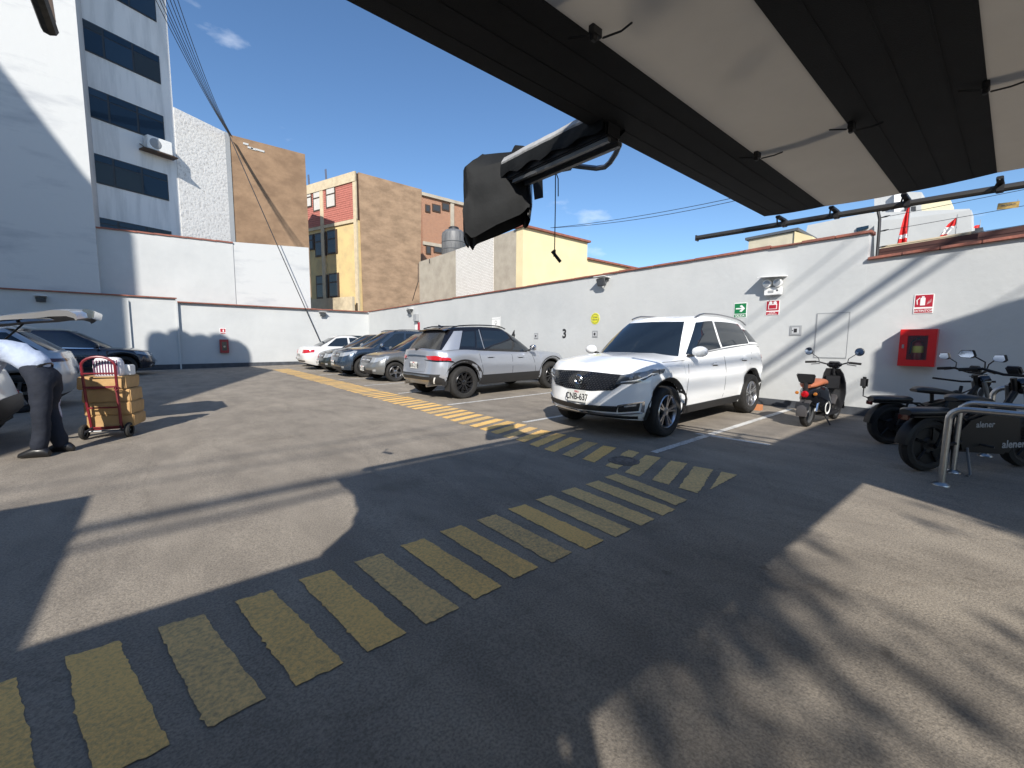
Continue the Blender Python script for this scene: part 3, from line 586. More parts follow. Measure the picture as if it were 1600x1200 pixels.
# tarpaulin bag
tcn = q_(778, 305, 2.10)
ax, ay = (RGT - Vector((0, 0, RGT.z))).normalized(), None
ay = Vector((-ax.y, ax.x, 0))
def bagp(u, v):            # u round the bag, v from top to hem
    a = 2*math.pi*u; n_ = 9.0
    ca, sa = math.cos(a), math.sin(a)
    rx = .200*(abs(ca)**(2/n_))*(1 if ca > 0 else -1); ry = .15*(abs(sa)**(2/n_))*(1 if sa > 0 else -1)
    z = .19-.42*v
    k = min(1, .55+v*3.0)
    rx *= k; ry *= k
    hem = .075*(rx/.2)*v + .012*math.sin(a*5+1)*v
    w_ = .014*noise.noise(Vector((math.cos(a)*1.9, math.sin(a)*1.9, v*3.2)))*2 + .006*math.sin(a*11+2*noise.noise(Vector((0, a, v*2))))*(.3+v)
    return tcn + ax*(rx*(1+w_*3)) + ay*(ry*(1+w_*4)) + Vector((0, 0, z + hem + w_ - .06*(rx/.2)*(1-v)*-1 + .02))
rows = [[bagp(u/40, v/12) for u in range(40)] for v in range(13)]
b = MB(); b.grid(rows, close=True); b.add(rows[0], [tuple(range(40))]); child(b, 'tarpaulin_bag', M_TARP, HA, smooth=True, sharp=28)
b = MB(); b.grid([[tcn+(p-tcn)*.965 for p in r_] for r_ in rows], close=True); child(b, 'bag_lining', M_BLACK, HA, smooth=True)
child(MB().box(tcn+ax*.14-ay*.02+Vector((0, 0, .02)), (.10, .12, .16), Matrix.Rotation(.5, 3, 'Z')), 'motor', M_BLACKG, HA, bevel=.01)
fl_ = [tcn+ax*.19-ay*.12+Vector((0, 0, .16)), tcn+ax*.265-ay*.05+Vector((0, 0, .13)), tcn+ax*.275-ay*.03+Vector((0, 0, -.02)), tcn+ax*.22-ay*.08+Vector((0, 0, -.05))]
b = MB(); b.prism(fl_, ay*.006); child(b, 'tarpaulin_flap', M_TARP, HA)
jp = [q_(884, 257, 1.62), q_(905, 260, 1.57), q_(932, 263, 1.50), q_(945, 261, 1.47), q_(953, 254, 1.44), q_(962, 240, 1.40), q_(968, 226, 1.36), q_(968, 214, 1.31)]
child(MB().tube(jp, .014, 8), 'bent_arm', mat('galvanised_bar', (0.20, 0.22, 0.25), .45, .8), HA, smooth=True)
child(MB().box(jp[0], (.06, .07, .055), Matrix.Rotation(.4, 3, 'Z')), 'joint', M_BLACK, HA, bevel=.01)
c0 = q_(868, 258, 1.66); c1 = q_(866.5, 392, 1.66)
PC = empty('pull_cord', c1); tag(PC, 'thin black pull cord with a T handle hanging from the awning arm', 'cord')
child(MB().tube([c0, (c0+c1)/2+Vector((.002, 0, 0)), c1], .0028, 6), 'cord', M_BLACK, PC)
child(MB().tube([c0+Vector((0, 0, -.03)), c0+Vector((.012, -.01, -.07)), c0+Vector((.015, -.01, -.16))], .0028, 6), 'cord_tail', M_BLACK, PC)
child(MB().tube([c1+Vector((0, 0, .006)), c1-Vector((0, 0, .03))], .007, 6), 'hook', M_BLACK, PC)
hx = ax*.045+Vector((0, 0, -.055)); child(MB().tube([c1-hx*.3+Vector((0, 0, -.018)), c1+hx*.75+Vector((0, 0, -.018))], .009, 8), 'handle', M_BLACK, PC, smooth=True)
# arm end that pokes into the picture at the top left
LA = empty('overhead_bracket', q_(70, 20, 1.9)); tag(LA, 'weathered steel bracket end hanging at the top left corner', 'bracket')
e0, e1 = q_(78, 47, 2.0), q_(40, -60, 1.8)
child(MB().tube([e0, e1], .020, 8), 'tube', mat('weathered_steel', (0.13, 0.12, 0.105), .6, .5, var=.5, vscale=30), LA, smooth=True)
child(MB().prism([q_(72, 0, 2.0), q_(78, 29, 2.0), q_(87, 33, 2.0), q_(80, -12, 2.0)], (0, .008, 0)), 'flange', M_WOODF, LA)

# ------------------------------------------------------------------ overhead cables
def cable(name, pts, r, label, sagk=0.0, n=14, group=None):
    a, b_ = Vector(pts[0]), Vector(pts[1]); ps = [a.lerp(b_, i/n) + Vector((0, 0, -sagk*4*(i/n)*(1-i/n))) for i in range(n+1)]
    return tag(MB().tube(ps, r, 5).build(name, M_BLACK, smooth=True), label, 'cable', group)
hub = at(357, 209, 'y', YBR-.3)
for k, (px, w) in enumerate(((228, .02), (234, .02), (238, .025), (243, .02), (249, .02), (254, .02), (260, .02))):
    cable('overhead_cable', (at(px-14+k*2, -60, 'y', 19.0), hub+Vector((.03*k, 0, -.02*k))), .014, 'one of the thin black cables fanning down to the brown block corner', .25+.05*k, group='cables fanning to the brown block')
cable('wall_cable', (at(357, 209, 'y', 23.4), at(512, 560, 'y', 23.55)), .022, 'single cable slanting down across the brown block and white wall', .05)
cable('wall_cable', (at(860, 356, 'y', 14.5), at(1240, 288, 'y', 5.0)), .011, 'upper of two cables swooping from the yellow house to the awning', .16)
cable('wall_cable', (at(860, 356, 'y', 14.5), at(1250, 289, 'y', 5.0)), .011, 'lower of two cables swooping from the yellow house to the awning', .26)
# street cables behind the camera whose shadows cross the asphalt and the wall
for k, (y_, z_, r_) in enumerate(((-1.95, 5.45, .07), (-2.02, 5.18, .04), (-2.1, 6.35, .016), (-2.9, 4.75, .02), (-1.6, 6.3, .015), (-3.1, 4.7, .018), (-3.5, 4.3, .02))):
    cable('street_cable', ((-18, y_-6.2+.05*k, z_+4.95), (7.0, y_-6.0, z_+5.0)), r_, 'street cable strung along the kerb behind the entrance', .12, group='street cables')

# ------------------------------------------------------------------ unseen masses added outside the frame to throw the shade
def mass(name, label, pts, z0, z1, m, cat):
    return tag(MB().prism([(x, y, z0) for x, y in pts], (0, 0, z1-z0)).build(name, m), label, cat)
SX, SY = 0.95, 1.18
# unseen blocks added at the left, sized to their shade on the asphalt
o = mass('near_shade_block', 'unseen grey block added left of the entrance to cast shade', [(-1.29, -.12), (-1.29, -6), (-9, -6), (-9, -.12)], -.2, 2.34, M_GREYC, 'building')
o = mass('side_shade_block', 'unseen grey block added further left for its squared shade', [(-3.2, 1.65), (-9, 1.65), (-9, -3), (-3.2, -3)], -.2, 2.80, M_GREYC, 'building')
# unseen tall masses added on the left, shaped to cast the shade
h = 10.0
nb1 = [(x-SX*h, y-SY*h) for x, y in ((-1.50, 7.28), (3.66, 20.2), (3.2, 24.0), (-8, 24), (-11, 7.28))]
mass('left_shade_block', 'unseen white block added on the left to cast shade', nb1, -.3, h, M_FACADE, 'building')
# domes added along its edge, shaped for rounded shade on the far wall
for (x, z, r_) in ((0.05, 1.45, .42), (0.75, 1.55, .48), (1.5, 1.40, .45), (2.15, 1.45, .45), (2.75, 1.15, .42)):
    t_ = h-.05; c = Vector((x-SX*t_, WY-SY*t_, h))
    b = MB(); b.lathe([(0, z), (r_*.45, z*.97), (r_*.8, z*.86), (r_*.97, z*.68), (r_, z*.5), (r_, 0)], 'z', 16)
    o = b.build('shade_dome', M_GREYM, smooth=True); o.location = c; tag(o, 'unseen dome added for the scalloped shade on the far wall', 'dome', 'domes added for shade on the far wall')
t_ = 14.0
tw = [(x-SX*t_, WY-SY*t_, z+t_) for x, z in ((-1.02, -10), (-1.02, 6.0), (-1.9, 7.55), (-2.17, 7.95), (-3.83, 10.8), (-9, 19.5), (-9, -10))]
tag(MB().prism(tw, (-2.4, -1.2, 0)).build('left_shade_slab', M_FACADE), 'unseen tall slab added on the left, outline cut to cast shade', 'building')  # added slab, outline projected back from the shade on the far walls
# unseen slab and gable added behind the camera, shaped to cast shade
mass('right_shade_slab', 'unseen flat slab added at the right to cast shade', [(x-SX*3.2, y-SY*3.2) for x, y in ((4.98, .95), (4.47, -.14), (3.9, -1.3), (3.3, -2.6), (14.5, -2.6), (14.5, 1.0), (8.1, 1.80), (5.75, 1.80))], 3.2, 3.35, M_GREYC, 'roof')
t_ = 4.0
b = MB(); b.prism([(9.05-SX*t_, y-SY*t_, z+t_) for y, z in ((1.44, .60), (1.45, 1.27), (-.03, 1.91), (-3.0, 3.2), (-3.0, .2))], (.25, 0, 0)); tag(b.build('shade_gable', M_WALL), 'unseen gable panel added to shade the right wall', 'wall')

# ------------------------------------------------------------------ tree behind the camera (its dappled shade falls bottom right)
def make_tree(loc, label):
    t = empty('street_tree', loc); tag(t, label, 'tree')
    MB().tube([(0, 0, 0), (.05, .02, 1.2), (-.05, .05, 2.4), (.0, 0, 3.4)], [.17, .14, .12, .10], 8).build('trunk', mat('bark', (0.09, 0.065, 0.045), .9, var=.4, vscale=8, bump=.6, bscale=20), t, smooth=True)
    rnd = random.Random(5); br = MB(); leaves = MB(); tips = []
    for k in range(24):
        a = k*2.4; rr = 1.0+rnd.random()*1.1; e = Vector((math.cos(a)*rr, math.sin(a)*rr, 3.9+rnd.random()*1.5))
        br.tube([(0, 0, 2.6+rnd.random()*.8), e*.5+Vector((0, 0, 1.75)), e], [.03, .018, .007], 6); tips.append(e)
    br.build('limb', MATS['bark'], t, smooth=True)
    for e in tips:
        for c in range(4):
            cc = e + Vector((rnd.gauss(0, .36), rnd.gauss(0, .36), rnd.gauss(0, .28)))
            for l_ in range(46):
                p = cc + Vector((rnd.gauss(0, .17), rnd.gauss(0, .17), rnd.gauss(0, .12)))
                d1 = Vector((rnd.uniform(-1, 1), rnd.uniform(-1, 1), rnd.uniform(-.6, .6))).normalized(); d2 = d1.cross(Vector((rnd.uniform(-1, 1), rnd.uniform(-1, 1), 1))).normalized()
                s = .075; leaves.add([p-d1*s, p+d2*s*.45, p+d1*s, p-d2*s*.45], [(0, 1, 2, 3)])
    leaves.build('crown', mat('leaf_green', (0.05, 0.09, 0.025), .6, var=.4, vscale=6), t)
    return t
make_tree((-6.0, -9.7, -.08), 'leafy street tree behind the entrance').scale = (1.45, 1.45, 1.5)

# ------------------------------------------------------------------ cars
class Car: pass
def curve(pts): 
    xs, zs = zip(*pts); return lambda x: float(np.interp(x, xs, zs))
def smoothcurve(pts, n=4):
    # gently rounded polyline (sampled Catmull-Rom) as a function of x
    P = [Vector((p[0], p[1])) for p in pts]; out = []
    for i in range(len(P)-1):
        a, b_, c, d = P[max(i-1, 0)], P[i], P[i+1], P[min(i+2, len(P)-1)]
        for k in range(n):
            t = k/n; out.append(.5*((2*b_)+(c-a)*t+(2*a-5*b_+4*c-d)*t*t+(3*b_-a-3*c+d)*t**3))
    out.append(P[-1]); out.sort(key=lambda q: q[0]); return curve([(q[0], q[1]) for q in out])

def wheel_set(r, w, style, rim_m, rr_):
    """tyre, rim and hub meshes; axis y, outer face towards -y"""
    ty = MB(); h = w/2; rs = rr_
    ty.lathe([(rs, -h+.03), (rs+.015, -h+.012), (r*.88, -h), (r*.955, -h+.012), (r*.99, -h+.035), (r, -h*.4), (r, h*.4), (r*.99, h-.035), (r*.955, h-.012), (rs+.01, h)], 'y', 36)
    for k in range(36):
        a = 2*math.pi*k/36
    rm = MB(); rm.lathe([(rs, -h+.028), (rs-.012, -h+.016), (rs-.022, -h+.03), (rs-.03, -h+.07), (rs-.03, h)], 'y', 32)
    ns = {'five': 5, 'multi': 10, 'twin': 5}[style]
    for k in range(ns):
        a0 = 2*math.pi*k/ns + .3
        for da, wd in (((-.13, .030), (.13, .030)) if style == 'twin' else (((0, .062),) if style == 'five' else ((0, .03),))):
            ri, ro = .05, rs-.012
            ai, ao = a0+da*1.0, a0+da*1.15
            def pt(rad, ang, off, y): return (rad*math.cos(ang)-off*math.sin(ang), y, rad*math.sin(ang)+off*math.cos(ang))
            y0, y1 = -h+.045, -h+.022
            rm.hexa([pt(ri, ai, -wd*.55, y0+.04), pt(ri, ai, wd*.55, y0+.04), pt(ro, ao, wd*.62, y1+.04), pt(ro, ao, -wd*.62, y1+.04)],
                    [pt(ri, ai, -wd*.4, y0), pt(ri, ai, wd*.4, y0), pt(ro, ao, wd*.42, y1), pt(ro, ao, -wd*.42, y1)])
    rm.lathe([(0, -h+.035), (.035, -h+.035), (.06, -h+.045), (.065, -h+.09)], 'y', 16)
    disc = MB(); disc.lathe([(0, -h+.10), (rs-.06, -h+.10), (rs-.055, -h+.115), (rs-.03, h*.5), (0, h*.5)], 'y', 24)
    return ty.mesh('tyre', smooth=True, sharp=40), rm.mesh('rim', smooth=True, sharp=30), disc.mesh('wheel', smooth=True)

def paint(name, col, metal=0.0, rough=.28, var=0.0): return mat('paint_'+name, col, rough, metal, coat=.8, **({'var': var, 'vscale': 3} if var else {}))
M_CARGLASS = mat('tinted_car_glass', (0.012, 0.018, 0.026), 0.03, spec=0.75)
M_CARGLASS_D = mat('dusty_rear_glass', (0.035, 0.034, 0.032), 0.14, spec=0.5)
M_LAMP = mat('headlamp_glass', (0.36, 0.38, 0.40), 0.06, .35, coat=1.0)
M_LAMPD = mat('headlamp_dark', (0.14, 0.15, 0.16), 0.08, .3, coat=1.0)
M_TAIL = mat('red_tail_lamp', (0.40, 0.006, 0.010), 0.10, coat=1.0)
M_TAILD = mat('dark_tail_lamp', (0.06, 0.004, 0.006), 0.10, coat=1.0)
M_UNDER = mat('underbody', (0.010, 0.010, 0.010), .9)
M_CLAD = mat('black_cladding', (0.020, 0.020, 0.021), .6, bump=.1, bscale=200)

def make_car(name, label, loc, heading, S, group=None):
    """car local frame: +x nose, +y left, z up, origin on the ground midway between the axles"""
    root = empty(name, loc, heading, tilt=True); tag(root, label, 'car', group)
    wb, hw, r = S['wb'], S['hw'], S['r']
    xF, xR = wb/2+S['fo'], -wb/2-S['ro']; xc = (xF+xR)/2
    nf, nr = S.get('nf', 7.0), S.get('nr', 7.0); fb, rb = S.get('fb', .20), S.get('rb', .10)
    rim = smoothcurve(sorted(S['rim'])); sill = S.get('sill', .22); Ra = r+S.get('gap', .055)
    fpr, rpr, wpr = curve(S['fprof']), curve(S['rprof']), curve(S.get('wprof', [(0, .90), (.10, .945), (.25, .98), (.45, 1), (.62, .998), (.76, .985), (.87, .96), (.95, .93), (1, .89)]))
    endz = curve(S.get('endz', [(-9, .34), (xR, .34), (xR+.5, sill), (xF-.55, sill), (xF, .28), (9, .28)]))
    axles = (wb/2, -wb/2)
    def zlow(x):
        z = endz(x)
        for xw in axles:
            d = abs(x-xw)
            if d < Ra: z = max(z, r+math.sqrt(Ra*Ra-d*d))
        return z
    def low(th, v):
        c, s = math.cos(th), math.sin(th); n = nf if c >= 0 else nr
        A = (xF-xc)-fpr(v) if c >= 0 else (xc-xR)-rpr(v)
        x = xc + math.copysign(A*abs(c)**(2/n), c); y = math.copysign(hw*wpr(v)*abs(s)**(2/n), s)
        fl, rl = S['fo']-Ra-.01, max(.15, S['ro']-Ra-.01)
        if c > 0: x -= fb*(abs(y)/hw)**2.2*min(1, max(0, (x-(xF-fl))/fl))
        else: x += rb*(abs(y)/hw)**2.2*min(1, max(0, ((xR+rl)-x)/rl))
        z0, z1 = zlow(x), rim(x); z = z0+(z1-z0)*v
        for xw in axles:
            d = math.hypot(x-xw, z-r)-Ra
            if d < .2 and abs(y) > .6*hw: y += math.copysign(S.get('flare', .018)*math.exp(-(d/.075)**2), y)
        cr_ = S.get('crease')
        if cr_ and abs(s) > .4:
            y += math.copysign(.012*math.exp(-((z-cr_)/.03)**2), y)
        return Vector((x, y, z))
    def thx(x, v=.6):
        A = (xF-xc)-fpr(v) if x >= xc else (xc-xR)-rpr(v); n = nf if x >= xc else nr
        q = min(1, abs(x-xc)/A); return math.acos(math.copysign(q**(n/2), x-xc))
    def thy(y, v=.6, back=False):
        n = nr if back else nf; q = min(1, abs(y)/(hw*wpr(v))); a = math.copysign(math.asin(q**(n/2)), y); return (math.pi-a if back else a)
    # ---- shell
    xs = list(np.arange(xR+.12, xF-.10, .045))
    for xw in axles:
        xs = [x for x in xs if min(abs(abs(x-xw)-Ra), 1) > .02]; xs += [xw-Ra-.004, xw-Ra+.004, xw-Ra+.015, xw+Ra+.004, xw+Ra-.004, xw+Ra-.015]
    ths = sorted([thx(x) for x in xs] + list(np.linspace(0, thx(xF-.10), 15)[:-1]) + list(np.linspace(thx(xR+.12), math.pi, 15)[1:]))
    ths = ths + [-t for t in ths[::-1][1:-1]]
    vs = [0, .04, .1, .18, .26, .34, .42, .5, .58, .66, .74, .82, .88, .93, .97, 1]
    body = MB(); rows = [[low(t, v) for t in ths] for v in vs]; body.grid(rows, close=True)
    crown = S.get('crown', .05)
    half = [t for t in ths if t >= 0]; g = []
    for t in half:
        p = low(t, 1.0); row = []
        cw = crown*min(1, abs(xF-p.x)/.5)*min(1, abs(p.x-xR)/.25)
        for k in range(9):
            u = 1-2*k/8; row.append(Vector((p.x, p.y*u, p.z+cw*(1-u*u)**.8 + S.get('bulge', 0)*math.exp(-((abs(u)-.55)/.12)**2)*min(1, max(0, xF-.15-p.x)*3))))
        g.append(row)
    body.grid(g)
    # ---- greenhouse
    w0, w1, r0, r1, hb, hr = S['gh']; roof = smoothcurve(sorted(S['roof'])); gxc = (w1+r1)/2; gn = S.get('gn', 6.0); gr = S.get('gr', 6.0)
    def gho(th, v):
        c, s = math.cos(th), math.sin(th); n = gn if c >= 0 else gr
        ve = v if v < .86 else .86+(v-.86)*1.0
        bow = S.get('bow', .03)*math.sin(math.pi*v)
        xf = w0+(w1-w0)*ve + bow - (.03*max(0, (v-.9)/.1)**2); xr_ = r0+(r1-r0)*ve - bow*.6 + (.03*max(0, (v-.9)/.1)**2)
        A = xf-gxc if c >= 0 else gxc-xr_
        x = gxc + math.copysign(A*abs(c)**(2/n), c)
        h_ = hb+(hr-hb)*ve + .02*math.sin(math.pi*v) - (.035*max(0, (v-.88)/.12)**2)
        y = math.copysign(h_*abs(s)**(2/n), s)
        if c > 0: x -= S.get('gfb', .12)*(abs(y)/max(.1, h_))**2*min(1, max(0, (x-(xf-.45))/.45))
        else: x += .05*(abs(y)/max(.1, h_))**2*min(1, max(0, ((xr_+.3)-x)/.3))
        zb = rim(max(min(x, xF), xR))-.015; zr = roof(x); return Vector((x, y, zb+(zr-zb)*v))
    def gthx(x, v):
        bow = S.get('bow', .03)*math.sin(math.pi*v)
        A = (w0+(w1-w0)*v+bow-gxc) if x >= gxc else gxc-(r0+(r1-r0)*v-bow*.6); n = gn if x >= gxc else gr
        return math.acos(math.copysign(min(1, abs(x-gxc)/A)**(n/2), x-gxc))
    def gthy(y, v, back=False):
        n = gr if back else gn; h_ = hb+(hr-hb)*v; a = math.copysign(math.asin(min(1, abs(y)/h_)**(n/2)), y); return math.pi-a if back else a
    gths = sorted(list(np.linspace(0, math.pi/2, 20)) + list(np.linspace(math.pi/2, math.pi, 20)[1:])); gths = gths + [-t for t in gths[::-1][1:-1]]
    gv = [0, .1, .2, .35, .5, .65, .8, .88, .93, .97, 1]
    gh_m = MB(); gh_m.grid([[gho(t, v) for t in gths] for v in gv], close=True)
    half = [t for t in gths if t >= 0]; g = []
    for t in half:
        p = gho(t, 1.0); g.append([Vector((p.x, p.y*(1-2*k/8), p.z+.025*(1-(1-2*k/8)**2))) for k in range(9)])
    gh_m.grid(g)
    pm = S['paint']
    body.build('body', pm, root, smooth=True, sharp=40, weld=True)
    gh_m.build('cabin', S.get('roofpaint', pm), root, smooth=True, sharp=40, weld=True)
    # ---- patches that follow the surface
    def key(p):
        k = p[0]
        if k == 's': x, z = p[1], p[2]; return (thx(x), z)
        if k == 'f': return (thy(p[1]), p[2])
        if k == 'b': return (thy(p[1], back=True), p[2])
    def evl(th, z, off, side):
        x = low(th, .6).x; z0, z1 = zlow(x), rim(x); v = max(0, min(1, (z-z0)/max(1e-4, z1-z0)))
        p = low(th, v); e = .004
        d1 = low(th+e, v)-low(th-e, v); v1, v2 = min(1, v+.01), max(0, v-.01); d2 = low(th, v1)-low(th, v2)
        n = d1.cross(d2).normalized(); p = p+n*off
        if side < 0: p.y = -p.y
        return p
    def gkey(p):
        k = p[0]
        return (gthx(p[1], p[2]) if k == 's' else gthy(p[1], p[2], k == 'b'), p[2])
    def gevl(th, v, off, side):
        p = gho(th, v); e = .004; d1 = gho(th+e, v)-gho(th-e, v); d2 = gho(th, min(1, v+.01))-gho(th, max(0, v-.01)); n = d1.cross(d2).normalized(); p = p+n*off
        if side < 0: p.y = -p.y
        return p
    def dens(poly, k):
        out = []
        for a, b_ in zip(poly[:-1], poly[1:]):
            if a[0] == b_[0]: out += [(a[0], a[1]+(b_[1]-a[1])*i/k, a[2]+(b_[2]-a[2])*i/k) for i in range(k)]
            else: out += [(a, b_, i/k) for i in range(k)]
        return out+[poly[-1]]
    def patch(nm, m, bot, top, off=.005, parent=root, both=True, gh=False, k=6, nv=4, skirt=.02, sides=None):
        K, E_ = (gkey, gevl) if gh else (key, evl); res = []
        def kk(q):
            if isinstance(q[0], tuple):
                a, b_ = K(q[0]), K(q[1]); return (a[0]+(b_[0]-a[0])*q[2], a[1]+(b_[1]-a[1])*q[2])
            return K(q)
        B, T = [kk(q) for q in dens(bot, k)], [kk(q) for q in dens(top, k)]
        for sd_ in (sides or ((1, -1) if both else (1,))):
            rows_ = []
            for i in range(nv+1):
                u = i/nv; rows_.append([E_(a[0]+(b_[0]-a[0])*u, a[1]+(b_[1]-a[1])*u, off, sd_) for a, b_ in zip(B, T)])
            m_ = MB(); m_.grid(rows_)
            loop = rows_[0] + [r_[-1] for r_ in rows_[1:-1]] + rows_[-1][::-1] + [r_[0] for r_ in rows_[1:-1]][::-1]
            lb = [kk(q) for q in dens(bot, k)]; inner = []
            Bi = [[E_(a[0]+(b_[0]-a[0])*i/nv, a[1]+(b_[1]-a[1])*i/nv, off-skirt, sd_) for a, b_ in zip(B, T)] for i in range(nv+1)]
            inner = Bi[0] + [r_[-1] for r_ in Bi[1:-1]] + Bi[-1][::-1] + [r_[0] for r_ in Bi[1:-1]][::-1]
            m_.grid([loop+[loop[0]], inner+[inner[0]]])
            res.append(m_.build(nm, m, parent, smooth=True, sharp=40, weld=True))
        return res
    C = Car(); C.patch, C.root, C.low, C.gho, C.rim, C.xF, C.xR, C.evl, C.key, C.gkey, C.gevl, C.zlow = patch, root, low, gho, rim, xF, xR, evl, key, gkey, gevl, zlow
    # ---- glass
    gm = S.get('glass', M_CARGLASS)
    yw = hb*.86; yt = hr*.80
    patch('windshield', gm, [('f', -yw, .05), ('f', 0, .05), ('f', yw, .05)], [('f', -yt, .90), ('f', 0, .92), ('f', yt, .90)], gh=True, both=False, k=8, nv=6, off=.004)
    yw, yt = hb*S.get('rgw', .80), hr*.78
    rv = S.get('rgv', (.12, .86))
    rear = patch('rear_window', S.get('rglass', gm), [('b', -yw, rv[0]), ('b', 0, rv[0]), ('b', yw, rv[0])], [('b', -yt, rv[1]), ('b', 0, rv[1]), ('b', yt, rv[1])], gh=True, both=False, k=8, nv=6, off=.004)
    for (xb0, xb1, xt0, xt1, v0, v1) in S['windows']:
        patch('side_window', gm, [('s', xb0, v0), ('s', xb1, v0)], [('s', xt0, v1), ('s', xt1, v1)], gh=True, k=8, nv=6, off=.004)
    if S.get('wtrim'):
        xa_, xb_ = S['windows'][0][0], S['windows'][-1][1]
        patch('window_trim', M_CHROME, [('s', xa_+.02, .035), ('s', xb_-.02, .035)], [('s', xa_+.02, .07), ('s', xb_-.02, .07)], gh=True, k=10, nv=1, off=.006)
    # ---- wheels
    ty, rm, hubm = S['wheels']
    for xw in axles:
        for s in (-1, 1):
            W = link('wheel', hubm, M_UNDER, root); W.location = (xw, s*(hw-.115+S.get('track', 0)), r)
            W.rotation_euler = (0, random.uniform(0, 1.2), 0) if s < 0 else (0, random.uniform(0, 1.2), math.pi)
            link('tyre', ty, M_RUBBER, W); link('rim', rm, S['rimmat'], W)
    # ---- underbody and wheel wells
    MB().box((0, 0, sill+.16), (xF-xR-.5, (hw-.27)*2, .26)).build('underbody', M_UNDER, root)
    u = MB(); u.box((xc, 0, sill+.42), (xF-xR-.55, (hw-.25)*2, .34)); u.build('inner_shell', M_UNDER, root)
    # ---- cladding
    if S.get('clad'):
        cw = S.get('cladw', .055)
        for xw in axles:
            a = [math.pi*i/14 for i in range(15)]
            def rr(rad): return [('s', xw+rad*math.cos(t), max(endz(xw+rad*math.cos(t))+.02, r+rad*math.sin(t))) for t in a]
            def ring(side):
                m_ = MB(); rows_ = []
                for rad, off in ((Ra+.001, -.004), (Ra+.004, .016), (Ra+cw, .016), (Ra+cw+.004, -.004)):
                    row = []
                    for t in [-.28+(math.pi+.56)*i/20 for i in range(21)]:
                        x = xw+rad*math.cos(t); z = r+rad*math.sin(t); zz = max(z, endz(x)+.01)
                        # evaluate on the surface away from the opening
                        th = thx(x); xx = low(th, .6).x; z0, z1 = endz(xx), rim(xx); zq = max(zz, zlow(xx)) if abs(xx-xw) < Ra else zz
                        p = evl(th, zq, off, side); p.z = zz; p.x = x; row.append(p)
                    rows_.append(row)
                m_.grid(rows_); m_.build('wheel_arch_trim', M_CLAD, root, smooth=True, sharp=40)
            ring(1); ring(-1)
        patch('sill_trim', M_CLAD, [('s', -wb/2+Ra+.03, sill+.002), ('s', wb/2-Ra-.03, sill+.002)], [('s', -wb/2+Ra+.05, sill+S.get('sillh', .13)), ('s', wb/2-Ra-.05, sill+S.get('sillh', .13))], off=.012, k=12, nv=2)
    # ---- doors: shut lines and handles
    for xd in S.get('seams', ()):
        xb, xt = xd if isinstance(xd, tuple) else (xd, xd)
        zt_ = rim((xb+xt)/2)-.005
        patch('door_seam', M_UNDER, [('s', xb-.004, sill+.06), ('s', xb+.004, sill+.06)], [('s', xt-.004, zt_), ('s', xt+.004, zt_)], off=.0015, k=1, nv=8, skirt=.002)
    for (xh, zh) in S.get('handles', ()):
        patch('handle_recess', M_UNDER, [('s', xh-.075, zh-.026), ('s', xh+.075, zh-.026)], [('s', xh-.06, zh+.02), ('s', xh+.06, zh+.02)], off=.0015, k=3, nv=2, skirt=.003)
        patch('door_handle', S.get('handlemat', pm), [('s', xh-.10, zh-.012), ('s', xh+.10, zh-.012)], [('s', xh-.10, zh+.014), ('s', xh+.10, zh+.014)], off=.026, k=3, nv=2, skirt=.014)
    # ---- mirrors
    xm_, zm_ = S['mirror']
    for s in (1, -1):
        y0 = hb
        m_ = MB(); m_.tube([(xm_+.02, s*(y0-.03), zm_-.03), (xm_, s*(y0+.07), zm_-.01)], .022, 6); A_ = m_.build('mirror_arm', M_BLACK, root)
        m_ = MB(); cs = []
        for i in range(9):
            t = i/8; yy = y0+.05+.20*t; k_ = math.sin(math.pi*(.12+.80*t))**.5; cs.append([Vector((xm_+.055*k_*math.cos(a)*(1.2 if math.cos(a) > 0 else .6), s*yy, zm_+.035+.078*k_*math.sin(a))) for a in np.linspace(0, 2*math.pi, 13)[:-1]])
        m_.grid(cs, close=True); m_.add(cs[0], [tuple(range(12))]); m_.add(cs[-1], [tuple(range(12))])
        m_.build('mirror', S.get('mirrormat', pm), root, smooth=True, sharp=60)
        MB().box((xm_-.036, s*(y0+.145), zm_+.035), (.004, .15, .10)).build('mirror_glass', M_CHROME, root)
    # ---- roof rails, aerial
    if S.get('rails'):
        x0, x1 = S['rails']
        for s in (1, -1):
            ps = []
            for i in range(15):
                x = x0+(x1-x0)*i/14; t = i/14; lift = .035*min(1, min(t, 1-t)*9)
                ps.append((x, s*(hr-.045), roof(x)+.004+lift))
            MB().tube(ps, .014, 6).build('roof_rail', S.get('railmat', M_BLACKG), root, smooth=True)
    if S.get('fin'):
        xx = S['fin']; MB().prism([(xx, -.012, roof(xx)+.02), (xx-.16, -.02, roof(xx)+.02), (xx-.15, -.006, roof(xx)+.075), (xx-.10, -.003, roof(xx)+.06)], (0, .024, 0)).build('aerial', M_BLACKG, root)
    if S.get('spoiler'):
        xs0, dz = r1+.10, S['spoiler']; m_ = MB(); g = []
        for j in range(11):
            y = -hr*.88+hr*1.76*j/10; zz = roof(r1+.05)+.012-(abs(y)/hr)**3*.05; g.append([Vector((xs0+.12, y, zz)), Vector((xs0-.10, y, zz-.005)), Vector((xs0-dz, y, zz-.03)), Vector((xs0-dz+.02, y, zz-.055)), Vector((xs0+.05, y, zz-.05))])
        m_.grid(g); m_.build('roof_spoiler', S.get('roofpaint', pm), root, smooth=True, sharp=50)
    return C

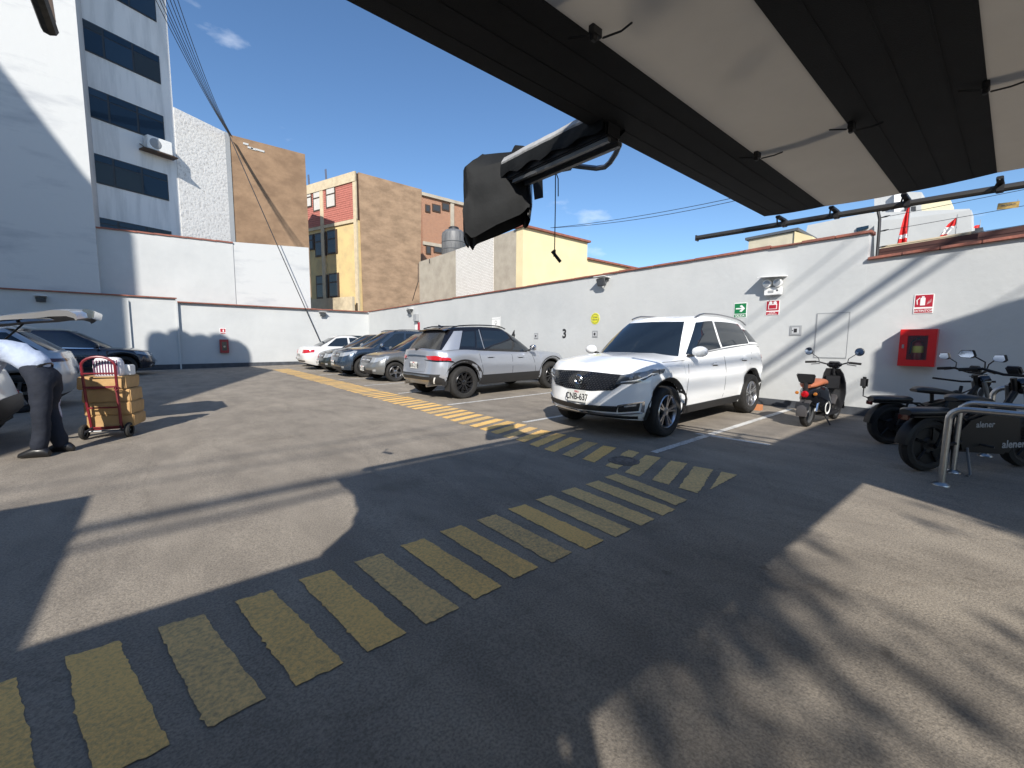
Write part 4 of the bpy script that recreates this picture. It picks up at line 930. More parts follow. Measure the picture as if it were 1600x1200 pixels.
def flat_frame(C, kind, y, z, tilt=0.0):
    """matrix for lettering or a plate on the nose ('f') or tail ('b')"""
    th, zz = C.key((kind, y, z)); p = C.evl(th, zz, 0.0, 1)
    if kind == 'f': M = Matrix(((0, 0, 1, 0), (1, 0, 0, 0), (0, 1, 0, 0), (0, 0, 0, 1)))
    else: M = Matrix(((0, 0, -1, 0), (-1, 0, 0, 0), (0, 1, 0, 0), (0, 0, 0, 1)))
    return Matrix.Translation(p) @ M @ Matrix.Rotation(tilt, 4, 'X')
def plate(C, kind, z, txt, w=.33, h=.165, proud=.02, tilt=0.0, y=0.0):
    M = flat_frame(C, kind, y, z, tilt)
    b = MB(); b.box((0, 0, proud), (w, h, .012)); b.v = [M @ p for p in b.v]; P = b.build('license_plate', M_PLATE, C.root, bevel=.004)
    text_on('plate_text', txt, .125, M_BLACK, P, M @ Matrix.Translation((0, -.012, proud+.0065)), .001, .82)
    text_on('plate_text', 'PERU', .035, M_REDS, P, M @ Matrix.Translation((0, .058, proud+.0065)), .001)
    return P
WH_A = wheel_set(.345, .225, 'twin', None, .232); WH_B = wheel_set(.36, .23, 'multi', None, .235); WH_C = wheel_set(.305, .19, 'five', None, .20); WH_D = wheel_set(.345, .22, 'five', None, .23)
M_ALLOY = mat('alloy_wheel', (0.50, 0.50, 0.51), .28, 1.0)
M_ALLOYB = mat('black_alloy_wheel', (0.022, 0.022, 0.024), .25, .4, coat=.5)

# ---- white SUV in the first bay
P_WHITE = paint('white', (0.88, 0.885, 0.88), rough=.25)
S = dict(wb=2.78, hw=.90, r=.345, fo=.83, ro=.86, sill=.25, gap=.065, flare=.022, crease=.80,
         rim=[(-2.4, 1.04), (-2.1, 1.15), (-1.5, 1.205), (-.4, 1.15), (.5, 1.08), (1.02, 1.04), (1.5, 1.02), (1.9, .985), (2.12, .95), (2.3, .91)], fb=.27,
         fprof=[(0, .16), (.10, .05), (.22, .0), (.4, .015), (.62, .03), (.8, .05), (.92, .10), (1, .17)], rprof=[(0, .12), (.2, .02), (.45, 0), (.75, .05), (1, .12)],
         roof=[(-2.6, 1.47), (-2.0, 1.52), (-1.4, 1.615), (-.7, 1.67), (-.1, 1.67), (.3, 1.635), (1.2, 1.60)], gh=(1.12, .36, -2.17, -1.60, .825, .615), bulge=.012, crown=.07,
         windows=[(-1.80, -1.36, -1.50, -1.26, .16, .66), (-1.31, -.30, -1.21, -.30, .10, .84), (-.24, .80, -.24, .28, .08, .86)], wtrim=True,
         seams=[(.98, .86), (-.27, -.27), (-1.02, -1.30)], handles=[(.08, .93), (-.98, .97)], mirror=(.76, 1.10), rails=(-1.75, .15), railmat=mat('silver_rail', (.35, .35, .36), .3, 1.0), spoiler=.16, fin=-1.5,
         paint=P_WHITE, wheels=WH_A, rimmat=M_ALLOY, clad=True, cladw=.05, sillh=.12, handlemat=P_WHITE)
C = make_car('white_suv', 'white SUV with dark mesh grille parked nose out in the nearest bay', (6.57, 3.80, gz(6.57)), math.pi, S)
xF, xR = C.xF, C.xR; p = C.patch
p('grille', M_BLACKG, [('f', -.50, .655), ('f', -.2, .63), ('f', 0, .625), ('f', .2, .63), ('f', .50, .655)], [('f', -.70, .855), ('f', -.3, .865), ('f', 0, .87), ('f', .3, .865), ('f', .70, .855)], both=False, off=.006, k=4, nv=5)
b = MB()
for row in range(9):
    v = (row+.5)/9; z = .645+(.85-.64)*v; wid = .50+.14*v; n = 24
    for k in range(n):
        y = -wid+2*wid*(k+(.5 if row % 2 else 0))/n
        if abs(y) < .07 and abs(z-.765) < .07: continue
        c = C.evl(*C.key(('f', y, z)), .011, 1); ln = .020+.010*abs(y)
        sgn = 1 if y > 0 else -1; d = Vector((0, ln, sgn*.005)); b.box(c, (.004, ln, .005), Matrix.Rotation(sgn*.25, 3, 'X'))
tag(b.build('grille_mesh', mat('dull_chrome', (.30, .30, .30), .3, 1.0), C.root), kind='stuff')
M = flat_frame(C, 'f', 0, .765); b = MB(); b.lathe([(.052, .024), (.060, .034), (.068, .024)], 'z', 24); b.box((0, 0, .024), (.014, .09, .014)); b.lathe([(.0, .02), (.03, .026), (.035, .02)], 'z', 16, (.012, .01, 0)); b.v = [M @ q for q in b.v]; b.build('emblem', M_CHROME, C.root, smooth=True)
hl = p('headlight', M_LAMPD, [('f', .53, .735), ('f', .74, .752), ('s', xF-.66, .875)], [('f', .60, .850), ('f', .76, .885), ('s', xF-.70, .925)], off=.007, k=6)
for h_ in hl: pass
p('daylight_strip', M_WHITEP, [('f', .60, .758), ('f', .74, .786), ('s', xF-.55, .862)], [('f', .60, .770), ('f', .74, .798), ('s', xF-.55, .872)], off=.010, k=5, nv=1, skirt=.004)
for s in (1, -1):
    for yy, zz, rr_ in ((.70, .82, .026), (.78, .838, .022)):
        c = C.evl(*C.key(('f', yy, zz)), .003, s); MB().lathe([(0, .012), (rr_*.6, .010), (rr_, .0), (rr_*1.15, .002), (rr_*1.2, -.01)], 'x', 14, c).build('lamp_lens', M_LAMP, C.root, smooth=True)
p('lower_intake', M_BLACK, [('f', -.58, .375), ('f', 0, .355), ('f', .58, .375)], [('f', -.60, .455), ('f', 0, .43), ('f', .60, .455)], both=False, off=.005, k=8)
p('fog_lamp_pocket', M_BLACK, [('f', .60, .375), ('f', .80, .40)], [('f', .60, .455), ('f', .80, .505)], off=.006, k=5)
p('fog_lamp', M_LAMP, [('f', .66, .445), ('f', .77, .465)], [('f', .66, .465), ('f', .77, .49)], off=.012, k=4, nv=2)
p('bumper_chrome', M_CHROME, [('f', -.58, .335), ('f', 0, .315), ('f', .58, .335)], [('f', -.58, .360), ('f', 0, .340), ('f', .58, .360)], both=False, off=.014, k=8, nv=2)
p('bumper_chrome', M_CHROME, [('f', .58, .335), ('f', .83, .365)], [('f', .58, .355), ('f', .82, .39)], off=.014, k=5, nv=2)
p('bumper_chrome', M_CHROME, [('f', .815, .38), ('f', .838, .38)], [('f', .815, .51), ('f', .83, .525)], off=.012, k=3, nv=4)
p('bumper_chrome', M_CHROME, [('f', .585, .455), ('f', .83, .515)], [('f', .585, .470), ('f', .83, .53)], off=.010, k=5, nv=2)
p('bumper_lip', M_CLAD, [('f', -.80, .285), ('f', 0, .285), ('f', .80, .285)], [('f', -.80, .325), ('f', 0, .312), ('f', .80, .325)], both=False, off=.006, k=8, nv=2)
p('tail_lamp', M_TAIL, [('b', .60, .92), ('s', xR+.42, .96)], [('b', .60, 1.0), ('s', xR+.42, 1.0)], off=.008, k=6)
plate(C, 'f', .545, 'CNB-637', proud=.028)
p('hood_seam', M_UNDER, [('s', .95, 1.015), ('s', 1.55, 1.000)], [('s', .95, 1.020), ('s', 1.55, 1.005)], off=.0015, k=6, nv=1, skirt=.002)
b = MB(); b.box((.42, 0, 1.53), (.03, .20, .06)); b.box((.5, .05, 1.46), (.01, .02, .07)); b.build('cabin_mirror', M_BLACK, C.root)

# ---- silver and black SUV, nose to the wall
P_SILV = paint('silver_blue', (0.33, 0.35, 0.39), .45, .32)
S = dict(wb=2.82, hw=.91, r=.355, fo=.80, ro=.78, sill=.28, gap=.075, flare=.03, crease=.72,
         rim=[(-2.3, 1.00), (-2.05, 1.06), (-1.5, 1.10), (-.9, 1.075), (0, 1.03), (.65, .995), (1.1, .98), (1.6, .95), (2.0, .88), (2.3, .78)],
         fprof=[(0, .12), (.2, .02), (.5, 0), (.8, .05), (1, .14)], rprof=[(0, .16), (.12, .05), (.25, 0), (.45, .04), (.7, .07), (1, .10)],
         roof=[(-2.5, 1.47), (-1.95, 1.51), (-1.5, 1.56), (-.8, 1.595), (-.2, 1.58), (.15, 1.54), (1.2, 1.5)], gh=(1.02, .12, -2.02, -1.60, .845, .64), crown=.05,
         windows=[(-1.48, -1.08, -1.30, -.99, .14, .80), (-1.03, -.84, -.95, -.84, .10, .84), (-.81, -.02, -.80, -.02, .08, .85), (.03, .76, .03, .12, .06, .86)],
         seams=[(.80, .70), (0, 0), (-.80, -1.02)], handles=[(.28, .875), (-.68, .905)], mirror=(.60, 1.06), rails=(-1.55, .02), spoiler=.20, fin=-1.35,
         paint=P_SILV, roofpaint=M_BLACKG, wheels=WH_B, rimmat=M_ALLOYB, clad=True, cladw=.085, sillh=.22, rglass=M_CARGLASS_D, rgv=(.06, .80), rgw=.80, mirrormat=M_CHROME, handlemat=P_SILV)
C = make_car('silver_suv', 'silver SUV with black roof and red tail lamps, parked nose to the wall', (6.47, 8.66, gz(6.47)), R(2.0), S)
xF, xR = C.xF, C.xR; p = C.patch
p('side_pillar', P_SILV, [('s', -1.92, .0), ('s', -1.52, .0)], [('s', -1.53, .84), ('s', -1.31, .84)], gh=True, off=.006, k=6)
for xp in (-.82,): p('pillar_glint', P_SILV, [('s', xp-.008, .06), ('s', xp+.008, .06)], [('s', xp-.03-.008, .88), ('s', xp-.03+.008, .88)], gh=True, off=.008, k=1, nv=6, skirt=.006)  # silver strip standing in for a reflection along the pillar
p('tail_lamp', M_TAIL, [('b', .50, .875), ('b', .72, .86), ('s', xR+.46, .855)], [('b', .44, .945), ('b', .72, .955), ('s', xR+.44, .90)], off=.012, k=6)
p('tail_lamp_trim', M_BLACKG, [('b', .40, .855), ('b', .72, .83), ('s', xR+.58, .83)], [('b', .38, .87), ('b', .72, .858), ('s', xR+.50, .856)], off=.010, k=6, nv=2)
p('tailgate_chrome', M_CHROME, [('b', -.46, .925), ('b', 0, .935), ('b', .46, .925)], [('b', -.46, .955), ('b', 0, .965), ('b', .46, .955)], both=False, off=.016, k=6, nv=2)
p('tailgate_recess', P_SILV, [('b', -.42, .62), ('b', 0, .60), ('b', .42, .62)], [('b', -.46, .86), ('b', 0, .86), ('b', .46, .86)], both=False, off=.006, k=6)
p('rear_bumper', M_CLAD, [('b', -.74, .345), ('b', 0, .345), ('b', .74, .345)], [('b', -.80, .56), ('b', 0, .57), ('b', .80, .56)], both=False, off=.012, k=8)
p('bumper_corner', M_CLAD, [('b', .72, .345), ('s', -1.41-.46, .345)], [('b', .72, .56), ('s', -1.41-.47, .46)], off=.014, k=6)
p('skid_plate', M_STEEL, [('b', -.52, .35), ('b', 0, .35), ('b', .52, .35)], [('b', -.60, .44), ('b', 0, .445), ('b', .60, .44)], both=False, off=.026, k=6, nv=2)
p('bumper_strip', M_STEEL, [('b', -.62, .505), ('b', 0, .515), ('b', .62, .505)], [('b', -.62, .53), ('b', 0, .54), ('b', .62, .53)], both=False, off=.018, k=6, nv=1)
p('reflector', M_WHITEP, [('b', .66, .37), ('b', .69, .37)], [('b', .72, .50), ('b', .745, .50)], off=.020, k=2)
p('headlight', M_LAMP, [('f', .55, .72), ('s', xF-.45, .80)], [('f', .55, .80), ('s', xF-.45, .85)], off=.008)
plate(C, 'b', .74, 'BKR-218', w=.30, h=.15, proud=.03)
for s in (1, -1): MB().tube([(xR+.30, s*.48, .32), (xR+.05, s*.48, .31)], .035, 10).build('exhaust', M_STEEL, C.root, smooth=True)
b = MB(); b.tube([(xR+.12, -.02, 1.10), (xR+.14, -.35, 1.14)], .008, 5); b.box((xR+.11, 0, 1.09), (.04, .07, .04)); b.build('rear_wiper', M_BLACK, C.root)
for s in (1, -1): 
    for xw in (-1.41,): MB().box((xw-.40, s*.80, .30), (.012, .2, .22)).build('mud_flap', M_CLAD, C.root)

# ---- generic saloon / hatch / suv shapes for the others
def hatch(paintm, wheels=WH_C, rimm=M_ALLOY, **k):
    d = dict(wb=2.47, hw=.83, r=.30, fo=.74, ro=.60, sill=.2, gap=.05, rim=[(-2.0, .92), (-1.6, .99), (-.6, .96), (.4, .92), (.95, .90), (1.4, .85), (1.75, .77), (2.0, .66)],
             fprof=[(0, .10), (.2, .02), (.45, 0), (.7, .05), (1, .16)], rprof=[(0, .1), (.2, .01), (.5, 0), (.8, .06), (1, .12)],
             roof=[(-2.2, 1.38), (-1.5, 1.42), (-.8, 1.47), (-.1, 1.47), (.25, 1.43), (1.2, 1.4)], gh=(1.05, .10, -1.72, -1.30, .77, .58), 
             windows=[(-1.22, -.36, -1.12, -.36, .10, .84), (-.29, .72, -.29, .08, .08, .86)], seams=[(.78, .70), (-.32, -.32), (-.8, -1.0)], handles=[(.02, .80), (-.88, .83)], mirror=(.62, .95), paint=paintm, wheels=wheels, rimmat=rimm)
    d.update(k); return d
def nose(C, zt, lampm=M_LAMP, grm=M_BLACKG, txt='ATR-491', yin=.40, pz=.42):
    p = C.patch; xF = C.xF
    p('grille', grm, [('f', -.36, zt-.16), ('f', 0, zt-.16), ('f', .36, zt-.16)], [('f', -.40, zt-.05), ('f', 0, zt-.04), ('f', .40, zt-.05)], both=False, k=6)
    p('grille_bar', M_CHROME, [('f', -.36, zt-.115), ('f', 0, zt-.115), ('f', .36, zt-.115)], [('f', -.36, zt-.09), ('f', 0, zt-.09), ('f', .36, zt-.09)], both=False, k=6, nv=1, off=.012)
    p('headlight', lampm, [('f', yin, zt-.15), ('f', yin+.2, zt-.14), ('s', xF-.50, zt-.04)], [('f', yin+.03, zt-.03), ('f', yin+.2, zt-.02), ('s', xF-.52, zt+.035)], off=.009, k=6)
    p('lower_intake', M_BLACK, [('f', -.50, .27), ('f', 0, .27), ('f', .50, .27)], [('f', -.52, .37), ('f', 0, .37), ('f', .52, .37)], both=False, k=6)
    p('fog_lamp', M_LAMP, [('f', .56, .33), ('f', .66, .335)], [('f', .56, .395), ('f', .66, .40)], k=3)
    M = flat_frame(C, 'f', 0, zt-.10); b = MB(); b.lathe([(.034, .014), (.042, .024), (.05, .014)], 'z', 18); b.v = [M @ q for q in b.v]; b.build('emblem', M_CHROME, C.root, smooth=True)
    plate(C, 'f', pz, txt, w=.30, h=.15)
def tail(C, zt, lampm=M_TAIL, txt='C4D-730', pz=.6, y0=.44):
    p = C.patch; xR = C.xR
    p('tail_lamp', lampm, [('b', y0, zt-.16), ('b', y0+.2, zt-.16), ('s', xR+.38, zt-.12)], [('b', y0, zt-.03), ('b', y0+.2, zt-.02), ('s', xR+.38, zt-.01)], off=.010, k=6)
    p('rear_bumper_trim', M_CLAD, [('b', -.6, .37), ('b', 0, .37), ('b', .6, .37)], [('b', -.6, .42), ('b', 0, .42), ('b', .6, .42)], both=False, k=6, nv=1)
    plate(C, 'b', pz, txt, w=.30, h=.15)
# grey hatchback (bay after the gap)
P_GREY = paint('grey', (0.17, 0.175, 0.175), .5, .34)
C = make_car('grey_hatchback', 'dusty grey hatchback parked nose out behind the silver SUV', (6.72, 12.95, gz(6.7)), math.pi, hatch(P_GREY, flare=.02))
nose(C, .74, txt='F7K-205')
# dark blue SUV
P_BLUE = paint('dark_blue', (0.035, 0.055, 0.085), .45, .26)
C = make_car('dark_blue_suv', 'dark blue compact SUV with grey alloys parked nose out mid row', (6.62, 15.12, gz(6.6)), math.pi,
             hatch(P_BLUE, WH_D, mat('grey_alloy', (.26, .26, .26), .3, 1.0), wb=2.6, hw=.88, r=.345, fo=.80, ro=.70, sill=.25, gap=.06, rim=[(-2.2, 1.0), (-1.7, 1.08), (-.6, 1.04), (.4, 1.0), (1.0, .99), (1.5, .96), (1.9, .90), (2.2, .82)],
                   roof=[(-2.4, 1.5), (-1.6, 1.56), (-.8, 1.6), (-.1, 1.6), (.25, 1.56), (1.2, 1.52)], gh=(1.12, .20, -1.9, -1.45, .81, .62), windows=[(-1.70, -1.25, -1.42, -1.16, .14, .78), (-1.2, -.34, -1.1, -.34, .10, .84), (-.27, .80, -.27, .14, .08, .86)], mirror=(.70, 1.05), handles=[(.05, .88), (-.88, .92)], clad=True, sillh=.12, rails=(-1.5, .1), mirrormat=M_CHROME))
nose(C, .86, txt='BDM-664', pz=.52)
# small black car
P_BLK = paint('black_green', (0.028, 0.034, 0.032), .35, .28)
C = make_car('small_black_car', 'small dark car whose nose just shows beside the dark blue SUV', (6.60, 17.35, gz(6.6)), math.pi, hatch(P_BLK))
nose(C, .74, txt='D1G-377')
# white saloon, tail out
P_WH2 = paint('pearl_white', (0.66, 0.66, 0.65), .15, .28)
def saloon(pm, **k):
    d = hatch(pm, wb=2.55, hw=.85, fo=.82, ro=.98, rim=[(-2.4, .88), (-2.05, .96), (-1.5, .98), (-.6, .95), (.4, .91), (.95, .89), (1.4, .84), (1.85, .76), (2.15, .66)],
              roof=[(-2.2, 1.36), (-1.1, 1.38), (-.6, 1.43), (-.1, 1.43), (.25, 1.40), (1.2, 1.37)], gh=(1.02, .12, -1.66, -.82, .77, .57), rgv=(.06, .92),
              windows=[(-1.28, -.38, -.86, -.38, .10, .86), (-.31, .72, -.31, .10, .08, .86)])
    d.update(k); return d
C = make_car('white_saloon', 'white saloon parked tail out near the far end of the row', (6.72, 19.65, gz(6.7)), 0.0, saloon(P_WH2)); tail(C, .88, txt='A2X-815', pz=.66)
C = make_car('dark_far_car', 'dark car at the far end of the row against the back wall', (6.9, 21.95, gz(6.9)), math.pi, hatch(paint('dark_green', (0.03, 0.045, 0.05), .4, .3))); nose(C, .74, txt='P3B-142')

# ---- left side: navy SUV, silver hatch, silver hatch with raised tailgate
P_NAVY = paint('navy', (0.012, 0.017, 0.032), .3, .22)
C = make_car('navy_suv', 'navy SUV with ten spoke alloys in the shade by the far left wall', (-2.42, 21.2, gz(-2.4)), 0.0,
             hatch(P_NAVY, WH_B, M_ALLOY, wb=2.67, hw=.90, r=.355, fo=.86, ro=.85, sill=.25, gap=.06, rim=[(-2.3, 1.0), (-1.7, 1.08), (-.6, 1.04), (.4, 1.0), (1.0, .99), (1.5, .95), (1.9, .88), (2.2, .80)],
                   roof=[(-2.4, 1.48), (-1.6, 1.56), (-.8, 1.62), (-.1, 1.62), (.25, 1.58), (1.2, 1.54)], gh=(1.12, .20, -2.0, -1.6, .83, .64), windows=[(-1.80, -1.3, -1.52, -1.2, .14, .78), (-1.24, -.34, -1.14, -.34, .10, .84), (-.27, .80, -.27, .14, .08, .86)], mirror=(.70, 1.06), clad=True, rails=(-1.6, .1), railmat=M_STEEL, wtrim=True))
nose(C, .84, txt='BHN-520', pz=.5)
P_SLV = paint('silver', (0.50, 0.51, 0.53), .55, .3)
C = make_car('silver_crossover', 'silver crossover with slim tail lamps behind the hand truck', (-3.35, 12.30, gz(-3.3)), math.pi,
             hatch(P_SLV, WH_D, M_ALLOY, wb=2.6, hw=.88, r=.34, fo=.80, ro=.72, rim=[(-2.1, 1.02), (-1.7, 1.08), (-.6, 1.02), (.4, .98), (1.0, .97), (1.5, .92), (1.9, .85), (2.2, .76)],
                   roof=[(-2.4, 1.44), (-1.6, 1.52), (-.8, 1.58), (-.1, 1.58), (.25, 1.54), (1.2, 1.5)], gh=(1.12, .20, -1.88, -1.25, .81, .62), windows=[(-1.62, -1.1, -1.24, -1.02, .14, .80), (-1.04, -.34, -.96, -.34, .10, .84), (-.27, .80, -.27, .14, .08, .86)], mirror=(.70, 1.05), handles=[(.05, .88), (-.88, .92)], spoiler=.2, rails=(-1.4, .1), railmat=M_STEEL, crease=.78))
C.patch('tail_lamp', M_TAILD, [('b', .36, .92), ('b', .6, .90), ('s', C.xR+.50, .905)], [('b', .36, .95), ('b', .6, .955), ('s', C.xR+.46, .975)], off=.012, k=6); plate(C, 'b', .72, 'AXE-903')
# car with the raised tailgate at the left edge
P_SLV2 = paint('pale_silver', (0.60, 0.61, 0.62), .5, .28)
C = make_car('tailgate_car', 'silver hatchback with its tailgate raised at the left edge, being loaded', (-3.32, 8.35, gz(-3.3)), math.pi,
             hatch(P_SLV2, WH_C, M_ALLOY, wb=2.55, hw=.86, ro=.52, rim=[(-2.0, .66), (-1.78, .70), (-1.55, .97), (-.6, .97), (.4, .93), (.95, .91), (1.4, .86), (1.75, .78), (2.0, .67)], rgv=(.2, .3), gh=(1.05, .10, -1.55, -1.35, .77, .60), roof=[(-2.2, 1.46), (-1.5, 1.48), (-.8, 1.5), (-.1, 1.48), (.25, 1.44), (1.2, 1.4)], windows=[(-1.30, -.36, -1.22, -.36, .10, .84), (-.29, .72, -.29, .08, .08, .86)]))
C.patch('tail_lamp', M_TAIL, [('b', .62, .52), ('s', C.xR+.3, .52)], [('b', .62, .62), ('s', C.xR+.3, .63)], off=.012)
C.patch('rear_bumper', M_CLAD, [('b', -.7, .36), ('b', 0, .36), ('b', .7, .36)], [('b', -.74, .58), ('b', 0, .58), ('b', .74, .58)], both=False, off=.03, k=6)
# open tailgate: curved shell hinged at the roof, outer skin up
g, gi = [], []
prof = [(-1.30, 1.50), (-1.48, 1.545), (-1.70, 1.60), (-1.95, 1.655), (-2.2, 1.70), (-2.42, 1.735), (-2.56, 1.735), (-2.63, 1.69), (-2.64, 1.63)]
thk = [.02, .03, .04, .05, .07, .08, .07, .05, .02]
for (x, z), t in zip(prof, thk):
    w = .60+.16*min(1, (abs(x)-1.3)/.6)
    row = [Vector((x+.10*(abs(u)**3)*(1 if x < -2.2 else 0), w*u, z-.05*u*u)) for u in np.linspace(-1, 1, 11)]; g.append(row); gi.append([q+Vector((.02, 0, -t)) for q in row])
b = MB(); b.grid(g); TG = b.build('tailgate', P_SLV2, C.root, smooth=True, sharp=50)
b = MB(); b.grid(gi); b.grid([[a[0], c[0]] for a, c in zip(g, gi)]); b.grid([[a[-1], c[-1]] for a, c in zip(g, gi)]); b.grid([g[-1], gi[-1]]); b.build('tailgate_lining', mat('grey_lining', (0.16, 0.155, 0.15), .6), TG, smooth=True, sharp=50)
b = MB(); b.grid([[q+Vector((0, 0, -.012)) for q in r_[2:9]] for r_ in gi[1:5]]); b.build('tailgate_window', M_CARGLASS, TG, smooth=True)
b = MB(); b.prism([(-2.50, -.5, 1.62), (-2.66, -.5, 1.60), (-2.68, -.5, 1.70), (-2.58, -.5, 1.73)], (0, 1.0, 0)); b.build('tailgate_chrome', M_CHROME, TG, bevel=.01)
for s in (1, -1): MB().tube([(-1.45, s*.64, 1.08), (-1.85, s*.66, 1.55)], .012, 6).build('gas_strut', M_BLACK, C.root)

# ------------------------------------------------------------------ person loading the car
M_SHIRT = mat('pale_blue_shirt', (0.47, 0.54, 0.68), .85, var=.12, vscale=9, bump=.5, bscale=14)
M_TROUS = mat('navy_trousers', (0.010, 0.014, 0.026), .85, var=.25, vscale=10, bump=.6, bscale=12)
M_SKIN = mat('skin', (0.34, 0.19, 0.12), .55)
M_HAIR = mat('dark_hair', (0.012, 0.010, 0.009), .7)
M_SHOE = mat('black_shoe', (0.012, 0.012, 0.013), .35)
def skin_mesh(verts, edges, radii, root=0, sub=2):
    me = bpy.data.meshes.new('figure'); me.from_pydata([Vector(v) for v in verts], edges, [])
    o = bpy.data.objects.new('figure', me); COL.objects.link(o)
    sk = o.modifiers.new('skin', 'SKIN'); sk.use_smooth_shade = True
    for i, r_ in enumerate(radii):
        r2 = r_ if isinstance(r_, tuple) else (r_, r_); me.skin_vertices[0].data[i].radius = r2
        me.skin_vertices[0].data[i].use_root = (i == root)
    sb = o.modifiers.new('sub', 'SUBSURF'); sb.levels = sub; sb.render_levels = sub
    out = bpy.data.meshes.new_from_object(o.evaluated_get(bpy.context.evaluated_depsgraph_get())); bpy.data.objects.remove(o); bpy.data.meshes.remove(me)
    out.materials.clear(); out.polygons.foreach_set('use_smooth', [True]*len(out.polygons)); return out
PX, PY = -1.05, 7.05
PS = empty('person', (PX, PY, gz(PX))); tag(PS, 'person in pale blue shirt and navy trousers bending into the open car boot', 'person')
d_ = Vector((-.93, .36, 0)).normalized(); l_ = Vector((d_.y, -d_.x, 0))       # facing, and left/right
def pp(f, s, z): return d_*f + l_*s + Vector((0, 0, z))
# joints
pel, wst, rib, chs, nck, hd0, hd1 = pp(0, 0, .91), pp(.09, 0, 1.04), pp(.25, 0, 1.17), pp(.43, 0, 1.24), pp(.57, 0, 1.25), pp(.65, 0, 1.25), pp(.77, 0, 1.19)
legs = {}
for s in (1, -1):
    hip, kn, an, toe = pp(-.01, s*.095, .88), pp(.07 if s > 0 else .00, s*.105, .50), pp(-.03+(.10 if s < 0 else 0), s*.10, .09), pp(.12+(.10 if s < 0 else 0), s*.12, .045)
    sh, el, wr, hn = pp(.43, s*.19, 1.20), pp(.62, s*.24, .90), pp(.82, s*.20, .82), pp(.90, s*.19, .80)
    legs[s] = (hip, kn, an, toe, sh, el, wr, hn)
V, E_, Rr = [pel, wst, rib, chs, nck, hd0, hd1], [(0, 1), (1, 2), (2, 3), (3, 4), (4, 5), (5, 6)], [(.13, .10), (.12, .095), (.135, .10), (.14, .10), .055, .075, .085]
for s in (1, -1):
    k = len(V); hip, kn, an, toe, sh, el, wr, hn = legs[s]; V += [hip, kn, an, an+d_*.05-Vector((0, 0, .04)), sh, el, wr, hn]; Rr += [.085, .058, .042, .035, .06, .042, .03, .035]
    E_ += [(0, k), (k, k+1), (k+1, k+2), (k+2, k+3), (3, k+4), (k+4, k+5), (k+5, k+6), (k+6, k+7)]
body_ = link('body', skin_mesh(V, E_, Rr), M_SKIN, PS)
V, E_, Rr = [pel+Vector((0, 0, .01)), wst+d_*.05+Vector((0, 0, .025))], [(0, 1)], [(.150, .130), (.125, .105)]
for s in (1, -1):
    k = len(V); hip, kn, an, toe = legs[s][:4]; V += [hip, hip.lerp(kn, .5)+l_*s*.004, kn, kn.lerp(an, .5)-d_*.015, an-Vector((0, 0, .045))]; Rr += [.112, .102, .084, .078, .078]; E_ += [(0, k), (k, k+1), (k+1, k+2), (k+2, k+3), (k+3, k+4)]
tr_ = skin_mesh(V, E_, Rr)
for v in tr_.vertices: v.co += Vector((1, 1, .3))*.010*noise.noise(v.co*9) + Vector((1, 1, 0))*.008*noise.noise(Vector((v.co.x*5, v.co.y*5, v.co.z*26)))
link('trousers', tr_, M_TROUS, PS)
V, E_, Rr = [pel+Vector((0, 0, .085))-d_*.05, wst+d_*.03+Vector((0, 0, .045)), rib+Vector((0, 0, .03)), chs, nck-d_*.05], [(0, 1), (1, 2), (2, 3), (3, 4)], [(.142, .125), (.155, .14), (.168, .145), (.165, .12), .075]
for s in (1, -1):
    k = len(V); sh, el, wr = legs[s][4:7]; V += [sh, sh.lerp(el, .55), el, el.lerp(wr, .75)]; Rr += [.085, .07, .06, .048]; E_ += [(3, k), (k, k+1), (k+1, k+2), (k+2, k+3)]
sh_ = skin_mesh(V, E_, Rr)
for v in sh_.vertices: v.co += Vector((1, 1, 1))*.016*noise.noise(v.co*9) + Vector((.4, .4, 1))*.007*noise.noise(Vector((v.co.x*24, v.co.y*24, v.co.z*9)))
link('shirt', sh_, M_SHIRT, PS)
b = MB(); c = wst-d_*.035-Vector((0, 0, .012)); ax_ = (rib-wst).normalized(); f_ = ax_.cross(l_)
c = pel.lerp(wst, .42); b.tube([c + l_*.140*math.cos(a) + f_*.122*math.sin(a) for a in np.linspace(0, 2*math.pi, 33)], .017, 6); b.build('belt', M_SHOE, PS, smooth=True)
hb_ = MB(); hc = hd0.lerp(hd1, .55)
hb_.grid([[hc - d_*.01 + (d_*math.sin(p_)*math.cos(a)*.115 + l_*math.sin(p_)*math.sin(a)*.095 + Vector((0, 0, 1))*math.cos(p_)*.105) for a in np.linspace(0, 2*math.pi, 19)[:-1]] for p_ in np.linspace(.02, 1.75, 8)], close=True); hb_.build('hair', M_HAIR, PS, smooth=True)
